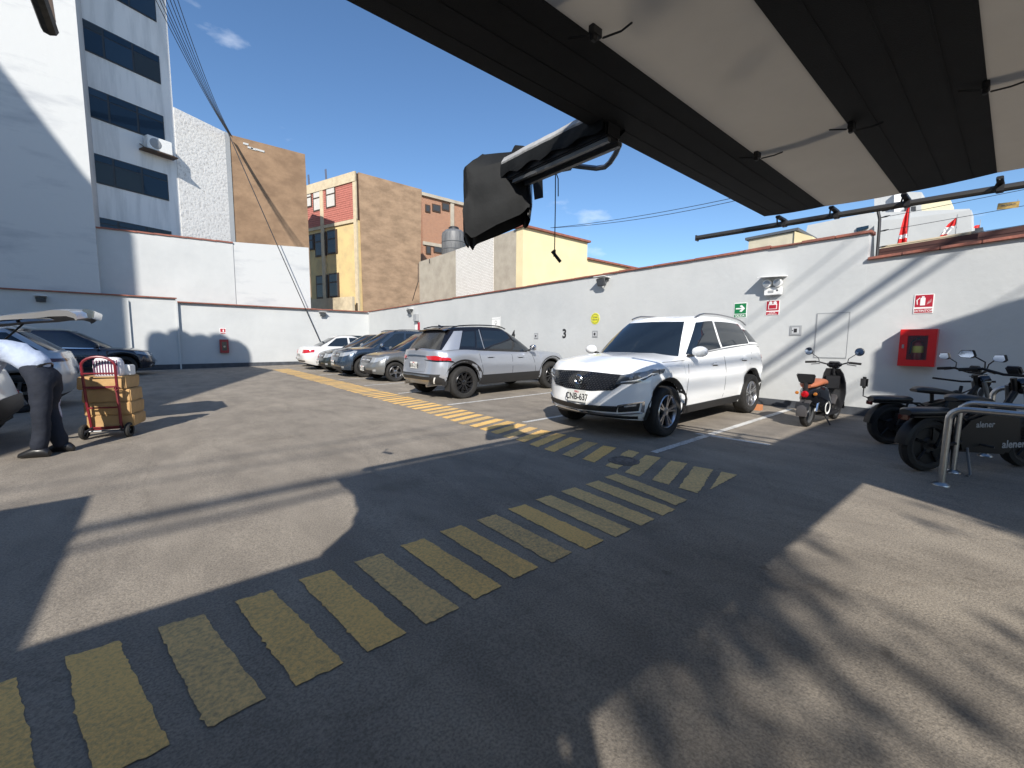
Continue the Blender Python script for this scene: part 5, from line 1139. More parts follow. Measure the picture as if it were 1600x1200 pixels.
for s in (1, -1):
    an, toe = legs[s][2:4]; m_ = MB()
    sec = []
    for t, w, h in ((-.105, .032, .07), (-.07, .046, .11), (0, .050, .12), (.06, .052, .10), (.115, .050, .072), (.15, .040, .055), (.165, .018, .035)):
        c = an + d_*t + l_*s*.01; c.z = 0; sec.append([c + l_*w*math.cos(a)*(1.0) + Vector((0, 0, .004+h*.5+h*.5*math.sin(a))) for a in np.linspace(0, 2*math.pi, 13)[:-1]])
    m_.grid(sec, close=True); m_.add(sec[0], [tuple(range(12))]); m_.add(sec[-1], [tuple(range(12))]); m_.build('shoe', M_SHOE, PS, smooth=True)
    # fingers around a parcel edge
    wr, hn = legs[s][6:8]
    for f in range(5):
        off = l_*s*(.032-.016*f); ln = (.05, .075, .082, .076, .06)[f]; base = hn + off + d_*.01
        fm = MB().tube([base, base+d_*ln*.55+Vector((0, 0, .004)), base+d_*ln*.85-Vector((0, 0, .018)), base+d_*ln*.9-Vector((0, 0, .045))] if f else [base-d_*.03, base+l_*s*.03+d_*.0, base+l_*s*.04+d_*.03], [.0095, .009, .008, .006] if f else [.011, .010, .008], 8)
        body_f = fm.mesh('finger', smooth=True); link('finger', body_f, M_SKIN, body_)
# plastic apron / sack hanging from the hip
b = MB(); g = []
for i in range(7):
    t = i/6; g.append([pp(.10-.05*t+.03*math.sin(j*1.7+t*2), .20+.02*j*.2+.03*t*j*.4, .80-.42*t*(.7+.3*math.sin(j)))+l_*(.02*j) for j in range(5)])
b.grid(g); b.grid([[q+d_*.004 for q in r_] for r_ in g])
o = b.build('striped_sack', mat('maroon_white_stripe', (0.62, 0.58, 0.60), .7, col2=(0.22, 0.10, 0.17), vscale=14, stretch=(6, 6, .3), contrast=(.45, .52)), smooth=True)
o.matrix_world = PS.matrix_world.copy(); tag(o, 'limp striped sack hanging beside the bending person', 'sack')

# ------------------------------------------------------------------ hand truck and parcels
HT = empty('hand_truck', (-.645, 7.73, gz(-.645)), math.atan2(-.30, .954)); tag(HT, 'dark red two wheeled hand truck loaded with wrapped parcels', 'hand truck')
M_MAROON = mat('maroon_enamel', (0.19, 0.012, 0.022), .4, coat=.3, var=.25, vscale=10)
hp = [(-.155, .02, .13), (-.165, -.03, .55), (-.17, -.06, .98)] + [(-.17*math.cos(a)+0*1, -.065, .98+.12*math.sin(a)) for a in np.linspace(.25, math.pi-.25, 9)] + [(.17, -.06, .98), (.165, -.03, .55), (.155, .02, .13)]
MB().tube(hp, .0165, 8).build('frame', M_MAROON, HT, smooth=True)
for z, y in ((.70, -.045), (.88, -.055), (.42, -.02), (.15, .015)): MB().tube([(-.165, y, z), (.165, y, z)], .011, 6).build('crossbar', M_MAROON, HT, smooth=True)
b = MB(); b.box((0, .20, .125), (.40, .36, .012)); b.tube([(-.155, .02, .2), (-.15, .02, .12)], .014, 6); b.build('toe_plate', M_MAROON, HT)
MB().tube([(-.25, .02, .10), (.25, .02, .10)], .010, 8).build('axle', M_GREYM, HT)
for s in (-1, 1):
    MB().tube([(s*.14, .02, .16), (s*.19, -.07, .11), (s*.20, .02, .10)], .012, 6).build('brace', M_BLACK, HT)
    W = MB().lathe([(0, -.02), (.05, -.022), (.062, -.016)], 'x', 18, (s*.235, .02, .10)).build('wheel', M_GREYP, HT, smooth=True)
    MB().lathe([(.06, -.022), (.088, -.026), (.10, -.012), (.10, .012), (.088, .026), (.06, .022)], 'x', 22, (s*.235, .02, .10)).build('tyre', M_RUBBER, W, smooth=True)
b = MB(); rr_ = random.Random(3)
b.tube([(-.17, -.07, .70), (-.05, -.09, .69), (.08, -.085, .695), (.165, -.08, .70), (.17, -.075, .62), (.175, -.06, .4), (.172, -.05, .2)], .012, 6); b.tube([(.16, -.085, .71), (.20, -.06, .68), (.17, -.09, .65), (.15, -.05, .68)], .016, 6); b.build('bungee_strap', mat('red_strap', (0.16, .015, .02), .7), HT, smooth=True)
M_KRAFT = mat('kraft_paper', (0.47, 0.285, 0.115), .6, var=.25, vscale=4, bump=.6, bscale=7)
inv_names = ['bottom', 'third from the top', 'second from the top', 'topmost']
for i, (z0, z1, dx, w) in enumerate(((.14, .305, .00, .50), (.308, .48, -.01, .50), (.483, .655, -.02, .51), (.658, .83, -.05, .51))):
    bm_ = bmesh.new(); bmesh.ops.create_grid
    bm_.free(); b = MB(); b.box((0, 0, (z1-z0)/2), (w, .40, z1-z0)); me = b.mesh('paper_parcel', bevel=.012)
    bm_ = bmesh.new(); bm_.from_mesh(me); bmesh.ops.subdivide_edges(bm_, edges=bm_.edges, cuts=3, use_grid_fill=True)
    for v in bm_.verts: v.co += Vector((noise.noise(v.co*7+Vector((i*3, 0, 0))), noise.noise(v.co*7+Vector((0, i*5, 2))), .4*noise.noise(v.co*7+Vector((4, 0, i)))))*.010
    bm_.to_mesh(me); bm_.free(); me.polygons.foreach_set('use_smooth', [True]*len(me.polygons)); me.set_sharp_from_angle(angle=R(30))
    o = link('paper_parcel', me, M_KRAFT); o.matrix_world = HT.matrix_world @ Matrix.Translation((dx+.03, .245, z0)) @ Matrix.Rotation(R((2, -1.5, 1, -2.5)[i]), 4, 'Z')
    tag(o, 'brown paper wrapped parcel on the red hand truck, %s of the stack' % inv_names[i], 'parcel', 'parcels on the hand truck')
SB = empty('striped_bag', (0, 0, 0)); SB.matrix_world = HT.matrix_world @ Matrix.Translation((.03, .14, .835)); tag(SB, 'white bag with maroon stripes on top of the parcel stack', 'bag')
def bagsec(z, k): return [Vector((.155*k*math.copysign(abs(math.cos(a))**.5, math.cos(a)), .09*k*math.copysign(abs(math.sin(a))**.6, math.sin(a)), z)) for a in np.linspace(0, 2*math.pi, 25)[:-1]]
secs = [bagsec(z, k) for z, k in ((0, .92), (.03, 1.0), (.12, 1.02), (.19, .96), (.235, .82), (.25, .55))]
b = MB(); b.grid(secs, close=True); b.add(secs[0], [tuple(range(24))]); b.add(secs[-1], [tuple(range(24))]); b.build('sack', mat('white_bag_cloth', (0.70, .68, .69), .7, bump=.4, bscale=15), SB, smooth=True)
for k in range(9):
    x = -.12+.03*k; MB().box((x, -.094, .115), (.012, .006, .20)).build('stripe', mat('maroon_stripe', (0.13, .045, .10), .7), SB)
WB_ = MB().box((0, 0, .07), (.16, .18, .14)).build('white_carton', M_WHITEP, bevel=.01); WB_.matrix_world = HT.matrix_world @ Matrix.Translation((.15, .28, .835)); tag(WB_, 'small white carton beside the striped bag', 'carton')
for i, (x, y, z) in enumerate(((-1.78, 7.85, .66), (-1.80, 8.4, .66))):
    o = MB().box((0, 0, .13), (.42, .45, .26)).build('boot_parcel', M_KRAFT, bevel=.012); o.location = (x-.12, y, z); tag(o, ('brown parcel in the open boot nearest the person', 'brown parcel deep in the open boot of the silver hatchback')[i], 'parcel', 'parcels in the boot')

# ------------------------------------------------------------------ scooter by the wall
ang = math.atan2(1.83-1.92, 8.36-7.40)
SC = empty('electric_scooter', (7.90, 1.87, gz(7.9)), ang, tilt=True); tag(SC, 'black electric scooter with tan seat parked against the white wall', 'scooter')
def small_wheel(parent, x, r_, w, z=None, spokes=False, rimm=M_GREYM):
    W = MB().lathe([(0, -.03), (.05, -.03), (.06, -.02), (r_*.55, -.012), (r_*.72, -.03), (r_*.72, .03), (r_*.55, .012), (.06, .02), (.05, .03), (0, .03)], 'y', 24, (0, 0, 0)).build('wheel', rimm, parent, smooth=True)
    W.location = (x, 0, z if z else r_)
    MB().lathe([(r_*.70, -w*.42), (r_*.84, -w*.5), (r_*.96, -w*.36), (r_, 0), (r_*.96, w*.36), (r_*.84, w*.5), (r_*.70, w*.42)], 'y', 28).build('tyre', M_RUBBER, W, smooth=True)
    return W
small_wheel(SC, -.52, .205, .09); small_wheel(SC, .52, .205, .085)
b = MB(); sec = []
for x, w, z0, z1 in ((-.66, .05, .44, .54), (-.58, .10, .36, .60), (-.42, .14, .30, .63), (-.22, .15, .20, .63), (-.10, .15, .14, .58), (-.02, .14, .14, .30)):
    sec.append([Vector((x, w*math.copysign(abs(math.cos(a))**.6, math.cos(a)), (z0+z1)/2+(z1-z0)/2*math.copysign(abs(math.sin(a))**.7, math.sin(a)))) for a in np.linspace(0, 2*math.pi, 21)[:-1]])
b.grid(sec, close=True); b.add(sec[0], [tuple(range(20))]); b.add(sec[-1], [tuple(range(20))]); b.build('rear_body', M_BLACKG, SC, smooth=True, sharp=50)
sec = []
for x, w, z, t in ((-.64, .07, .62, .03), (-.55, .12, .64, .05), (-.35, .135, .665, .055), (-.18, .12, .66, .05), (-.06, .08, .63, .035)):
    sec.append([Vector((x, w*math.copysign(abs(math.cos(a))**.7, math.cos(a)), z+t*math.sin(a))) for a in np.linspace(0, 2*math.pi, 17)[:-1]])
b = MB(); b.grid(sec, close=True); b.add(sec[0], [tuple(range(16))]); b.add(sec[-1], [tuple(range(16))]); b.build('seat', mat('tan_leather', (0.36, 0.115, 0.055), .5, bump=.2, bscale=40), SC, smooth=True, sharp=60)
b = MB(); b.hexa([(-.66, -.09, .66), (-.60, -.09, .66), (-.60, .09, .66), (-.66, .09, .66)], [(-.70, -.125, .80), (-.64, -.125, .80), (-.64, .125, .80), (-.70, .125, .80)]); b.build('backrest', M_BLACK, SC, bevel=.015)
MB().tube([(-.62, 0, .54), (-.65, 0, .68)], .03, 8).build('backrest_post', M_BLACK, SC)
MB().lathe([(0, -.03), (.035, -.028), (.05, -.01), (.052, .02)], 'x', 18, (-.665, 0, .50)).build('tail_lamp', M_TAIL, SC, smooth=True)
for s in (-1, 1):
    MB().lathe([(0, -.02), (.02, -.018), (.026, .0), (.02, .02)], 'x', 12, (-.62, s*.12, .51)).build('turn_signal', mat('amber_lamp', (0.45, .16, .03), .2), SC, smooth=True)
    MB().lathe([(.07, 0), (.085, -.012*s), (.10, 0)], 'y', 20, (-.22, s*.152, .28)).build('trim_ring', M_WHITEP, SC, smooth=True)
    MB().tube([(-.40, s*.10, .52), (-.50, s*.10, .24)], .022, 8).build('shock_absorber', M_CHROME, SC, smooth=True)
def fender(x0, r_, w, a0, a1, parent, name='fender', z0=None, m=None):
    rows = []
    for a in np.linspace(a0, a1, 14): rows.append([Vector((x0+(r_-dz)*math.cos(a), y, (z0 or .205)+(r_-dz)*math.sin(a))) for y, dz in ((-w, .035), (-w*.8, .008), (0, 0), (w*.8, .008), (w, .035))])
    b_ = MB(); b_.grid(rows); b_.grid([[q+Vector((0, 0, -.004)) for q in r2] for r2 in rows]); return b_.build(name, m or mat('dark_grey_plastic', (0.07, .065, .065), .5), parent, smooth=True)
fender(-.52, .245, .075, R(20), R(185), SC, 'rear_fender'); fender(.52, .24, .07, R(-10), R(160), SC, 'front_fender')
MB().box((.10, 0, .165), (.50, .26, .07)).build('floorboard', M_BLACK, SC, bevel=.02)
rows = []
for z, x, w in ((.16, .30, .13), (.28, .36, .165), (.45, .40, .175), (.62, .40, .16), (.76, .37, .13), (.84, .34, .09)): rows.append([Vector((x+.05*(1-u*u)-.02, w*u, z)) for u in np.linspace(-1, 1, 9)])
b = MB(); b.grid(rows); b.grid([[q+Vector((.035, 0, 0)) for q in r2] for r2 in rows])
outer = [r2[0] for r2 in rows]; b.grid([[r2[0], r2[0]+Vector((.035, 0, 0))] for r2 in rows]); b.grid([[r2[-1], r2[-1]+Vector((.035, 0, 0))] for r2 in rows]); b.grid([rows[-1], [q+Vector((.035, 0, 0)) for q in rows[-1]]]); b.build('leg_shield', mat('satin_black', (0.03, .03, .032), .3, coat=.2), SC, smooth=True, sharp=50)
b = MB(); b.box((.36, 0, .62), (.02, .20, .22)); b.build('glove_box', M_BLACK, SC, bevel=.01)
MB().tube([(.52, 0, .205), (.42, 0, .60), (.36, 0, .92)], .025, 8).build('steering_column', M_BLACK, SC, smooth=True)
for s in (-1, 1): MB().tube([(.52, s*.065, .205), (.47, s*.06, .44)], .018, 8).build('fork_leg', M_GREYM, SC)
MB().tube([(.28, -.34, .93), (.30, -.2, .94), (.36, -.08, .90), (.36, .08, .90), (.30, .2, .94), (.28, .34, .93)], .012, 8).build('handlebar', M_BLACK, SC, smooth=True)
for s in (-1, 1):
    MB().tube([(.28, s*.22, .94), (.265, s*.37, .93)], .018, 8).build('grip', M_RUBBER, SC, smooth=True)
    MB().tube([(.32, s*.18, .91), (.31, s*.30, .895)], .007, 6).build('brake_lever', M_GREYM, SC)
    MB().tube([(.31, s*.19, .95), (.30, s*.20, 1.0), (.29, s*.30, 1.08)], .006, 6).build('mirror_stalk', M_BLACK, SC, smooth=True)
    m_ = MB().lathe([(0, -.014), (.05, -.012), (.062, 0), (.045, .018), (0, .026)], 'x', 20, (.285, s*.335, 1.11)).build('mirror', M_BLACK, SC, smooth=True)
    MB().lathe([(0, -.0165), (.052, -.0150), (.053, -.012)], 'x', 20, (.285, s*.335, 1.11)).build('mirror_glass', M_MIRR, m_, smooth=True)
b = MB(); b.box((.37, 0, .90), (.10, .19, .10), Matrix.Rotation(-.5, 3, 'Y')); b.build('dashboard', M_BLACKG, SC, bevel=.03)
MB().lathe([(.045, .0), (.06, .02), (.06, .06), (0, .07)], 'x', 18, (.40, 0, .80)).build('headlight', M_LAMP, SC, smooth=True)
b = MB(); b.tube([(-.15, -.10, .15), (-.22, -.20, .02)], .012, 6); b.tube([(-.15, .10, .15), (-.22, .18, .02)], .012, 6); b.tube([(-.15, -.1, .15), (-.15, .1, .15)], .012, 6); b.build('centre_stand', M_BLACK, SC)
b = MB(); b.box((-.72, 0, .33), (.008, .18, .10), Matrix.Rotation(.3, 3, 'Y')); b.tube([(-.70, 0, .38), (-.60, 0, .44)], .012, 6); b.build('plate_holder', M_BLACK, SC)

# ------------------------------------------------------------------ electric mopeds, bicycle and steel hoops at the right edge
M_BIKE = mat('satin_black_frame', (0.006, .006, .007), .45, spec=.3)
M_DISC = mat('dark_disc_wheel', (0.007, .007, .008), .5, spec=.3)
def moped(label, loc, ang, text, rear_mirror=False, scale=1.0):
    t = empty('electric_moped', loc, ang, tilt=True); t.scale = (scale,)*3; tag(t, label, 'moped')
    wbh = .58
    for x in (-wbh, wbh):
        W = MB().lathe([(0, -.045), (.07, -.045), (.085, -.03), (.17, -.028), (.19, -.045), (.19, .045), (.17, .028), (.085, .03), (.07, .045), (0, .045)], 'y', 28).build('wheel', M_DISC, t, smooth=True); W.location = (x, 0, .265)
        MB().lathe([(.185, -.045), (.215, -.056), (.25, -.042), (.265, 0), (.25, .042), (.215, .056), (.185, .045)], 'y', 32).build('tyre', M_RUBBER, W, smooth=True)
        for k in range(5):
            a = k*2*math.pi/5; MB().tube([(.06*math.cos(a), -.05, .06*math.sin(a)), (.18*math.cos(a+.2), -.046, .18*math.sin(a+.2))], .012, 5).build('spoke', M_BIKE, W)
    fender(-wbh, .30, .065, R(35), R(175), t, 'rear_fender', .265, M_BIKE); fender(wbh, .30, .06, R(20), R(150), t, 'front_fender', .265, M_BIKE)
    b = MB(); b.prism([(-.28, -.08, .20), (.30, -.08, .15), (.44, -.08, .30), (.38, -.08, .62), (.02, -.08, .60), (-.20, -.08, .54), (-.32, -.08, .42)], (0, .16, 0)); b.build('battery_body', M_BIKE, t, bevel=.025)
    b = MB(); b.tube([(-.30, 0, .42), (-.10, 0, .56), (.28, 0, .60), (.40, 0, .78)], .030, 8); b.tube([(.40, 0, .78), (.36, 0, .92)], .024, 8); b.tube([(-.28, -.08, .30), (-wbh, -.09, .265)], .02, 6); b.tube([(-.28, .08, .30), (-wbh, .09, .265)], .02, 6); b.tube([(-.45, -.09, .58), (-wbh+.02, -.09, .27)], .014, 6); b.tube([(-.45, .09, .58), (-wbh+.02, .09, .27)], .014, 6); b.build('frame', M_BIKE, t, smooth=True)
    for s in (-1, 1): MB().tube([(wbh, s*.075, .265), (.45, s*.075, .70), (.41, s*.07, .84)], [.022, .024, .022], 8).build('fork_leg', M_GREYM, t, smooth=True)
    for nm, secs_ in (('passenger_pad', ((-.84, .06, .60, .03), (-.80, .09, .605, .04), (-.60, .10, .605, .042), (-.40, .09, .605, .035), (-.37, .06, .60, .025))), ('saddle', ((-.34, .06, .72, .02), (-.28, .11, .73, .04), (-.14, .115, .72, .045), (.02, .07, .70, .035), (.12, .04, .69, .02)))):
        sec = [[Vector((x, w*math.copysign(abs(math.cos(a))**.7, math.cos(a)), z+h_*math.sin(a))) for a in np.linspace(0, 2*math.pi, 15)[:-1]] for x, w, z, h_ in secs_]
        m_ = MB(); m_.grid(sec, close=True); m_.add(sec[0], [tuple(range(14))]); m_.add(sec[-1], [tuple(range(14))]); m_.build(nm, mat('black_vinyl', (0.02, .02, .021), .4), t, smooth=True, sharp=60)
    b = MB(); b.tube([(-.83, -.07, .565), (-.3, -.07, .56), (-.2, -.05, .5)], .012, 6); b.tube([(-.83, .07, .565), (-.3, .07, .56), (-.2, .05, .5)], .012, 6); b.tube([(-.83, -.07, .565), (-.83, .07, .565)], .012, 6); b.tube([(-.10, 0, .54), (-.12, 0, .70)], .02, 8); b.build('rack', M_BIKE, t, smooth=True)
    MB().tube([(.24, -.36, .98), (.30, -.22, 1.0), (.36, -.08, .95), (.36, .08, .95), (.30, .22, 1.0), (.24, .36, .98)], .014, 8).build('handlebar', M_BIKE, t, smooth=True)
    for s in (-1, 1):
        MB().tube([(.285, s*.25, .995), (.23, s*.38, .98)], .019, 8).build('grip', M_RUBBER, t, smooth=True)
        MB().tube([(.31, s*.22, .99), (.30, s*.36, .965)], .007, 6).build('brake_lever', M_GREYM, t)
        MB().tube([(.30, s*.20, 1.0), (.31, s*.21, 1.07), (.29, s*.30, 1.13)], .007, 6).build('mirror_stalk', M_BLACK, t, smooth=True)
        pts = [(-.085, -.02), (-.05, -.045), (.05, -.04), (.085, -.01), (.06, .04), (-.06, .045)]
        m_ = MB().prism([(.275, s*.36+y, 1.15+z) for y, z in pts], (.025, 0, 0)).build('mirror', M_BLACK, t, bevel=.006)
        MB().prism([(.272, s*.36+y*.86, 1.15+z*.86) for y, z in pts], (.002, 0, 0)).build('mirror_glass', M_MIRR, m_)
        MB().tube([(-.05, s*.08, .27), (-.02, s*.17, .26)], .012, 6).build('foot_peg', M_BLACK, t)
    MB().lathe([(.05, -.06), (.075, -.03), (.085, .03), (.075, .04), (0, .045)], 'x', 20, (.45, 0, .84)).build('headlight', M_BLACKG, t, smooth=True)
    b = MB(); b.box((.36, 0, 1.0), (.05, .12, .09), Matrix.Rotation(-.6, 3, 'Y')); b.build('display', M_BLACK, t, bevel=.015)
    b = MB(); b.tube([(-.20, -.08, .24), (-.30, -.20, .01)], .012, 6); b.tube([(-.30, -.20, .01), (-.36, -.22, .005)], .012, 6); b.build('kickstand', M_GREYM, t)
    MB().box((-.85, 0, .55), (.02, .10, .05)).build('tail_lamp', M_TAILD, t, bevel=.006)
    if rear_mirror:
        MB().tube([(-.82, .04, .60), (-.90, .05, .63), (-.90, .05, .74)], .008, 6).build('rear_stalk', M_BLACK, t, smooth=True)
        MB().box((-.90, .05, .81), (.05, .12, .15)).build('rear_mirror', M_BLACK, t, bevel=.03)
    if text:
        text_on('lettering', text, .085, M_GREYP, t, Matrix.Translation((-.02, -.0815, .47)) @ Matrix(((1, 0, 0, 0), (0, 0, -1, 0), (0, 1, 0, 0), (0, 0, 0, 1))), .001)
        text_on('lettering', text, .11, M_GREYP, t, Matrix.Translation((.34, -.0815, .26)) @ Matrix(((1, 0, 0, 0), (0, 0, -1, 0), (0, 1, 0, 0), (0, 0, 0, 1))), .001)
    return t
a_ = R(-46)
moped('black electric moped with a rear mirror on a stalk, nearest the wall', (6.92+.58*math.cos(a_), .95+.58*math.sin(a_), gz(7.2)), a_, None, True, .95)
a_ = R(-33)
moped('black electric moped with white lettering behind the steel hoop', (5.80+.58*math.cos(a_), .50+.58*math.sin(a_), gz(6.2)), a_, 'alener', False, 1.0)
# bicycle half hidden between them
a_ = R(-12)
BI = empty('bicycle', (8.05, .32, gz(8.0)), a_ + math.pi, tilt=True); tag(BI, 'bicycle half hidden behind the mopeds, spoked wheel showing', 'bicycle')
for x in (-.53, .53):
    W = MB().lathe([(0, -.03), (.03, -.03), (.03, .03), (0, .03)], 'y', 12).build('wheel', M_GREYM, BI); W.location = (x, 0, .34)
    MB().lathe([(.285, -.015), (.30, -.027), (.33, -.02), (.34, 0), (.33, .02), (.30, .027), (.285, .015), (.285, -.015)], 'y', 40).build('tyre', M_RUBBER, W, smooth=True)
    b = MB()
    for k in range(24): a = 2*math.pi*k/24; b.tube([(.03*math.cos(a+.6), (-1)**k*.02, .03*math.sin(a+.6)), (.288*math.cos(a), 0, .288*math.sin(a))], .0022, 4)
    b.build('spokes', M_GREYM, W)
b = MB(); b.tube([(-.53, 0, .34), (-.10, 0, .30), (.38, 0, .62), (-.18, 0, .68), (-.10, 0, .30)], .018, 8); b.tube([(-.53, 0, .34), (-.16, 0, .62)], .010, 6); b.tube([(.36, 0, .72), (.53, 0, .34)], .018, 8); b.tube([(.34, -.28, .80), (.38, 0, .78), (.34, .28, .80)], .012, 6); b.tube([(-.18, 0, .68), (-.21, 0, .80)], .014, 6); b.build('frame', M_BIKE, BI, smooth=True)
MB().box((-.22, 0, .82), (.26, .13, .05)).build('saddle', M_BLACK, BI, bevel=.02)
# hoops
for i, (x, y0, y1, h_) in enumerate(((5.345, .33, -.62, .70), (5.95, .30, -.62, .70), (7.05, .12, -.80, .78))):
    HP = empty('steel_hoop', (x, y0, gz(x))); tag(HP, ('brushed steel parking hoop nearest the camera, by the lettered moped', 'second brushed steel parking hoop, just behind the nearest', 'brushed steel parking hoop furthest back by the wall')[i], 'parking hoop', 'steel parking hoops')
    rb = .10; L_ = y0-y1; ps = [(0, 0, 0), (.02, 0, h_-rb)] + [(.02, -rb+rb*math.cos(a), h_-rb+rb*math.sin(a)) for a in np.linspace(.25, math.pi/2, 6)] + [(.02, -L_+rb-rb*math.sin(a), h_-rb+rb*math.cos(a)) for a in np.linspace(0, math.pi/2-.25, 6)] + [(0, -L_, h_-rb), (0, -L_, 0)]
    MB().tube(ps, .026, 12).build('tube', M_STEEL, HP, smooth=True)
    for yy in (0, -L_): MB().lathe([(.026, .03), (.04, .025), (.06, .008), (.062, 0)], 'z', 18, (0, yy, 0)).build('base_flange', M_STEEL, HP, smooth=True)

# ------------------------------------------------------------------ things fixed to the right wall
def on_wall(name, label, cat, y, z, m=None, x=WX):
    o = empty(name, (x, y, z)); tag(o, label, cat); return o
def wbox(parent, nm, y, z, dy, dz, d0, d1, m, bevel=0.0): return MB().box((-(d0+d1)/2, y, z), (d1-d0, dy, dz)).build(nm, m, parent, bevel=bevel)
def wtext(parent, nm, t, size, m, y, z, d, sx=1.0): return text_on(nm, t, size, m, parent, Matrix.Translation((-d, y, z)) @ WALLX, .001, sx)
def wpoly(parent, nm, pts, d, m, th=.002): return MB().prism([(-d, -x_, z_) for x_, z_ in pts], (-th, 0, 0)).build(nm, m, parent)
# exit sign
o = on_wall('exit_sign', 'green and white exit sign with arrow left of the emergency lamp', 'sign', 3.655, 2.013)
wbox(o, 'panel', 0, 0, .245, .305, 0, .006, M_WHITEP); wbox(o, 'green_field', 0, .035, .225, .205, .006, .008, M_GREEN); wbox(o, 'green_band', 0, -.11, .225, .06, .006, .008, M_GREEN)
wpoly(o, 'arrow', [(-.085, .022), (.02, .022), (-.02, -.018+.08), (.022, .10), (.095, .035), (.022, -.03), (-.02, .008), (.02, .048), (-.085, .048)][:0] or [(-.085, .022), (.03, .022), (-.015, -.018), (.025, -.035), (.092, .035), (.025, .105), (-.015, .088), (.03, .048), (-.085, .048)], .008, M_WHITEP)
wtext(o, 'lettering', 'SALIDA', .055, M_WHITEP, 0, -.112, .0085)
# red battery / alarm sign
o = on_wall('alarm_sign', 'red and white emergency light sign under the emergency lamp', 'sign', 3.065, 2.03)
wbox(o, 'panel', 0, 0, .235, .285, 0, .006, M_WHITEP); wbox(o, 'red_field', 0, .04, .215, .185, .006, .008, M_REDS); wbox(o, 'red_band', 0, -.105, .215, .06, .006, .008, M_REDS)
wbox(o, 'box_outline', 0, .025, .15, .10, .008, .010, M_WHITEP); wbox(o, 'box_fill', 0, .02, .125, .07, .010, .012, M_REDS)
for s in (-1, 1): MB().lathe([(0, 0), (.028, 0), (.03, .003)], 'x', 16, (-.012, s*.038, .095)).build('lamp_symbol', M_WHITEP, o)
wtext(o, 'lettering', 'LUZ DE', .030, M_WHITEP, 0, -.092, .0085); wtext(o, 'lettering', 'EMERGENCIA', .026, M_WHITEP, 0, -.122, .0085)
# emergency lamp under a little hood
o = on_wall('emergency_lamp', 'white twin headed emergency lamp under a small hood', 'lamp', 3.07, 2.38)
MB().prism([(0, .23, .245), (0, -.22, .225), (-.26, -.20, .20), (-.26, .21, .22)], (0, 0, .012)).build('hood', M_WHITEP, o)
wbox(o, 'case', -.01, -.04, .30, .15, .01, .09, M_WHITEP, .01); wbox(o, 'label_plate', .02, -.05, .10, .05, .09, .092, M_GREYP); wbox(o, 'test_button', -.09, -.03, .03, .03, .09, .094, M_BLACK)
for s in (-1, 1):
    h_ = MB().lathe([(0, -.10), (.055, -.098), (.075, -.09), (.078, -.06), (.05, -.02), (.03, 0)], 'x', 20, (-.05, s*.09-.01, .105)).build('lamp_head', M_WHITEP, o, smooth=True)
    MB().lathe([(0, -.104), (.03, -.105), (.06, -.100)], 'x', 18, (-.05, s*.09-.01, .105)).build('lens', M_LAMP, h_, smooth=True)
MB().tube([(-.02, 0, -.11), (-.03, .02, -.17), (-.02, .07, -.23)], .006, 5).build('wire', M_GREYP, o)
# EXTINTOR sign and cabinet
o = on_wall('extinguisher_sign', 'red extinguisher sign above the red cabinet', 'sign', .966, 1.973)
wbox(o, 'panel', 0, 0, .225, .292, 0, .006, M_WHITEP); wbox(o, 'red_field', 0, .045, .20, .185, .006, .008, M_REDS); wbox(o, 'red_band', 0, -.105, .20, .062, .006, .008, M_REDS)
wbox(o, 'bottle_symbol', .012, .035, .055, .115, .008, .010, M_WHITEP); wbox(o, 'bottle_top', .012, .105, .03, .02, .008, .010, M_WHITEP)
wpoly(o, 'hose_symbol', [(-.05, .10), (-.085, .06), (-.075, -.01), (-.066, -.01), (-.072, .058), (-.045, .09)], .008, M_WHITEP)
for k in range(4): wpoly(o, 'flame_symbol', [(.035+k*.013, -.02+k*.01), (.05+k*.010, .045+k*.012), (.043+k*.012, .0+k*.01)], .008, M_WHITEP)
wtext(o, 'lettering', 'EXTINTOR', .045, M_WHITEP, 0, -.107, .0085)
o = on_wall('extinguisher_cabinet', 'bright red glass fronted extinguisher cabinet on the right wall', 'cabinet', .97, 1.295)
for nm, y, z, dy, dz in (('door_rail', 0, .235, .415, .10), ('door_rail', 0, -.235, .415, .10), ('door_stile', .16, 0, .095, .37), ('door_stile', -.16, 0, .095, .37)): wbox(o, nm, y, z, dy, dz, .165, .19, M_RED, .004)
b = MB(); b.box((-.082, .2025, 0), (.165, .01, .57)); b.box((-.082, -.2025, 0), (.165, .01, .57)); b.box((-.082, 0, .28), (.165, .395, .01)); b.box((-.082, 0, -.28), (.165, .395, .01)); b.box((-.008, 0, 0), (.01, .395, .55)); b.build('case', M_RED, o)
def clearglass():
    m = bpy.data.materials.new('cabinet_glass'); m.use_nodes = True; N, L = m.node_tree.nodes, m.node_tree.links; N.remove(N['Principled BSDF'])
    t = N.new('ShaderNodeBsdfTransparent'); t.inputs[0].default_value = (.9, .92, .92, 1); g_ = N.new('ShaderNodeBsdfGlossy'); g_.inputs['Roughness'].default_value = .03; x_ = N.new('ShaderNodeMixShader'); x_.inputs[0].default_value = .07
    L.new(t.outputs[0], x_.inputs[1]); L.new(g_.outputs[0], x_.inputs[2]); L.new(x_.outputs[0], N['Material Output'].inputs['Surface']); return m
wbox(o, 'glass', 0, 0, .225, .37, .168, .172, clearglass())
wbox(o, 'latch', .16, .02, .025, .06, .19, .20, M_STEEL, .003)
e_ = on_wall('fire_extinguisher', 'small extinguisher with a yellow label inside the red cabinet', 'extinguisher', .97, 1.28)
MB().lathe([(0, -.19), (.06, -.19), (.065, -.17), (.065, .06), (.05, .10), (.022, .125), (.02, .15)], 'z', 20, (-.085, 0, 0)).build('bottle', mat('dark_red_bottle', (.20, .01, .012), .3), e_, smooth=True)
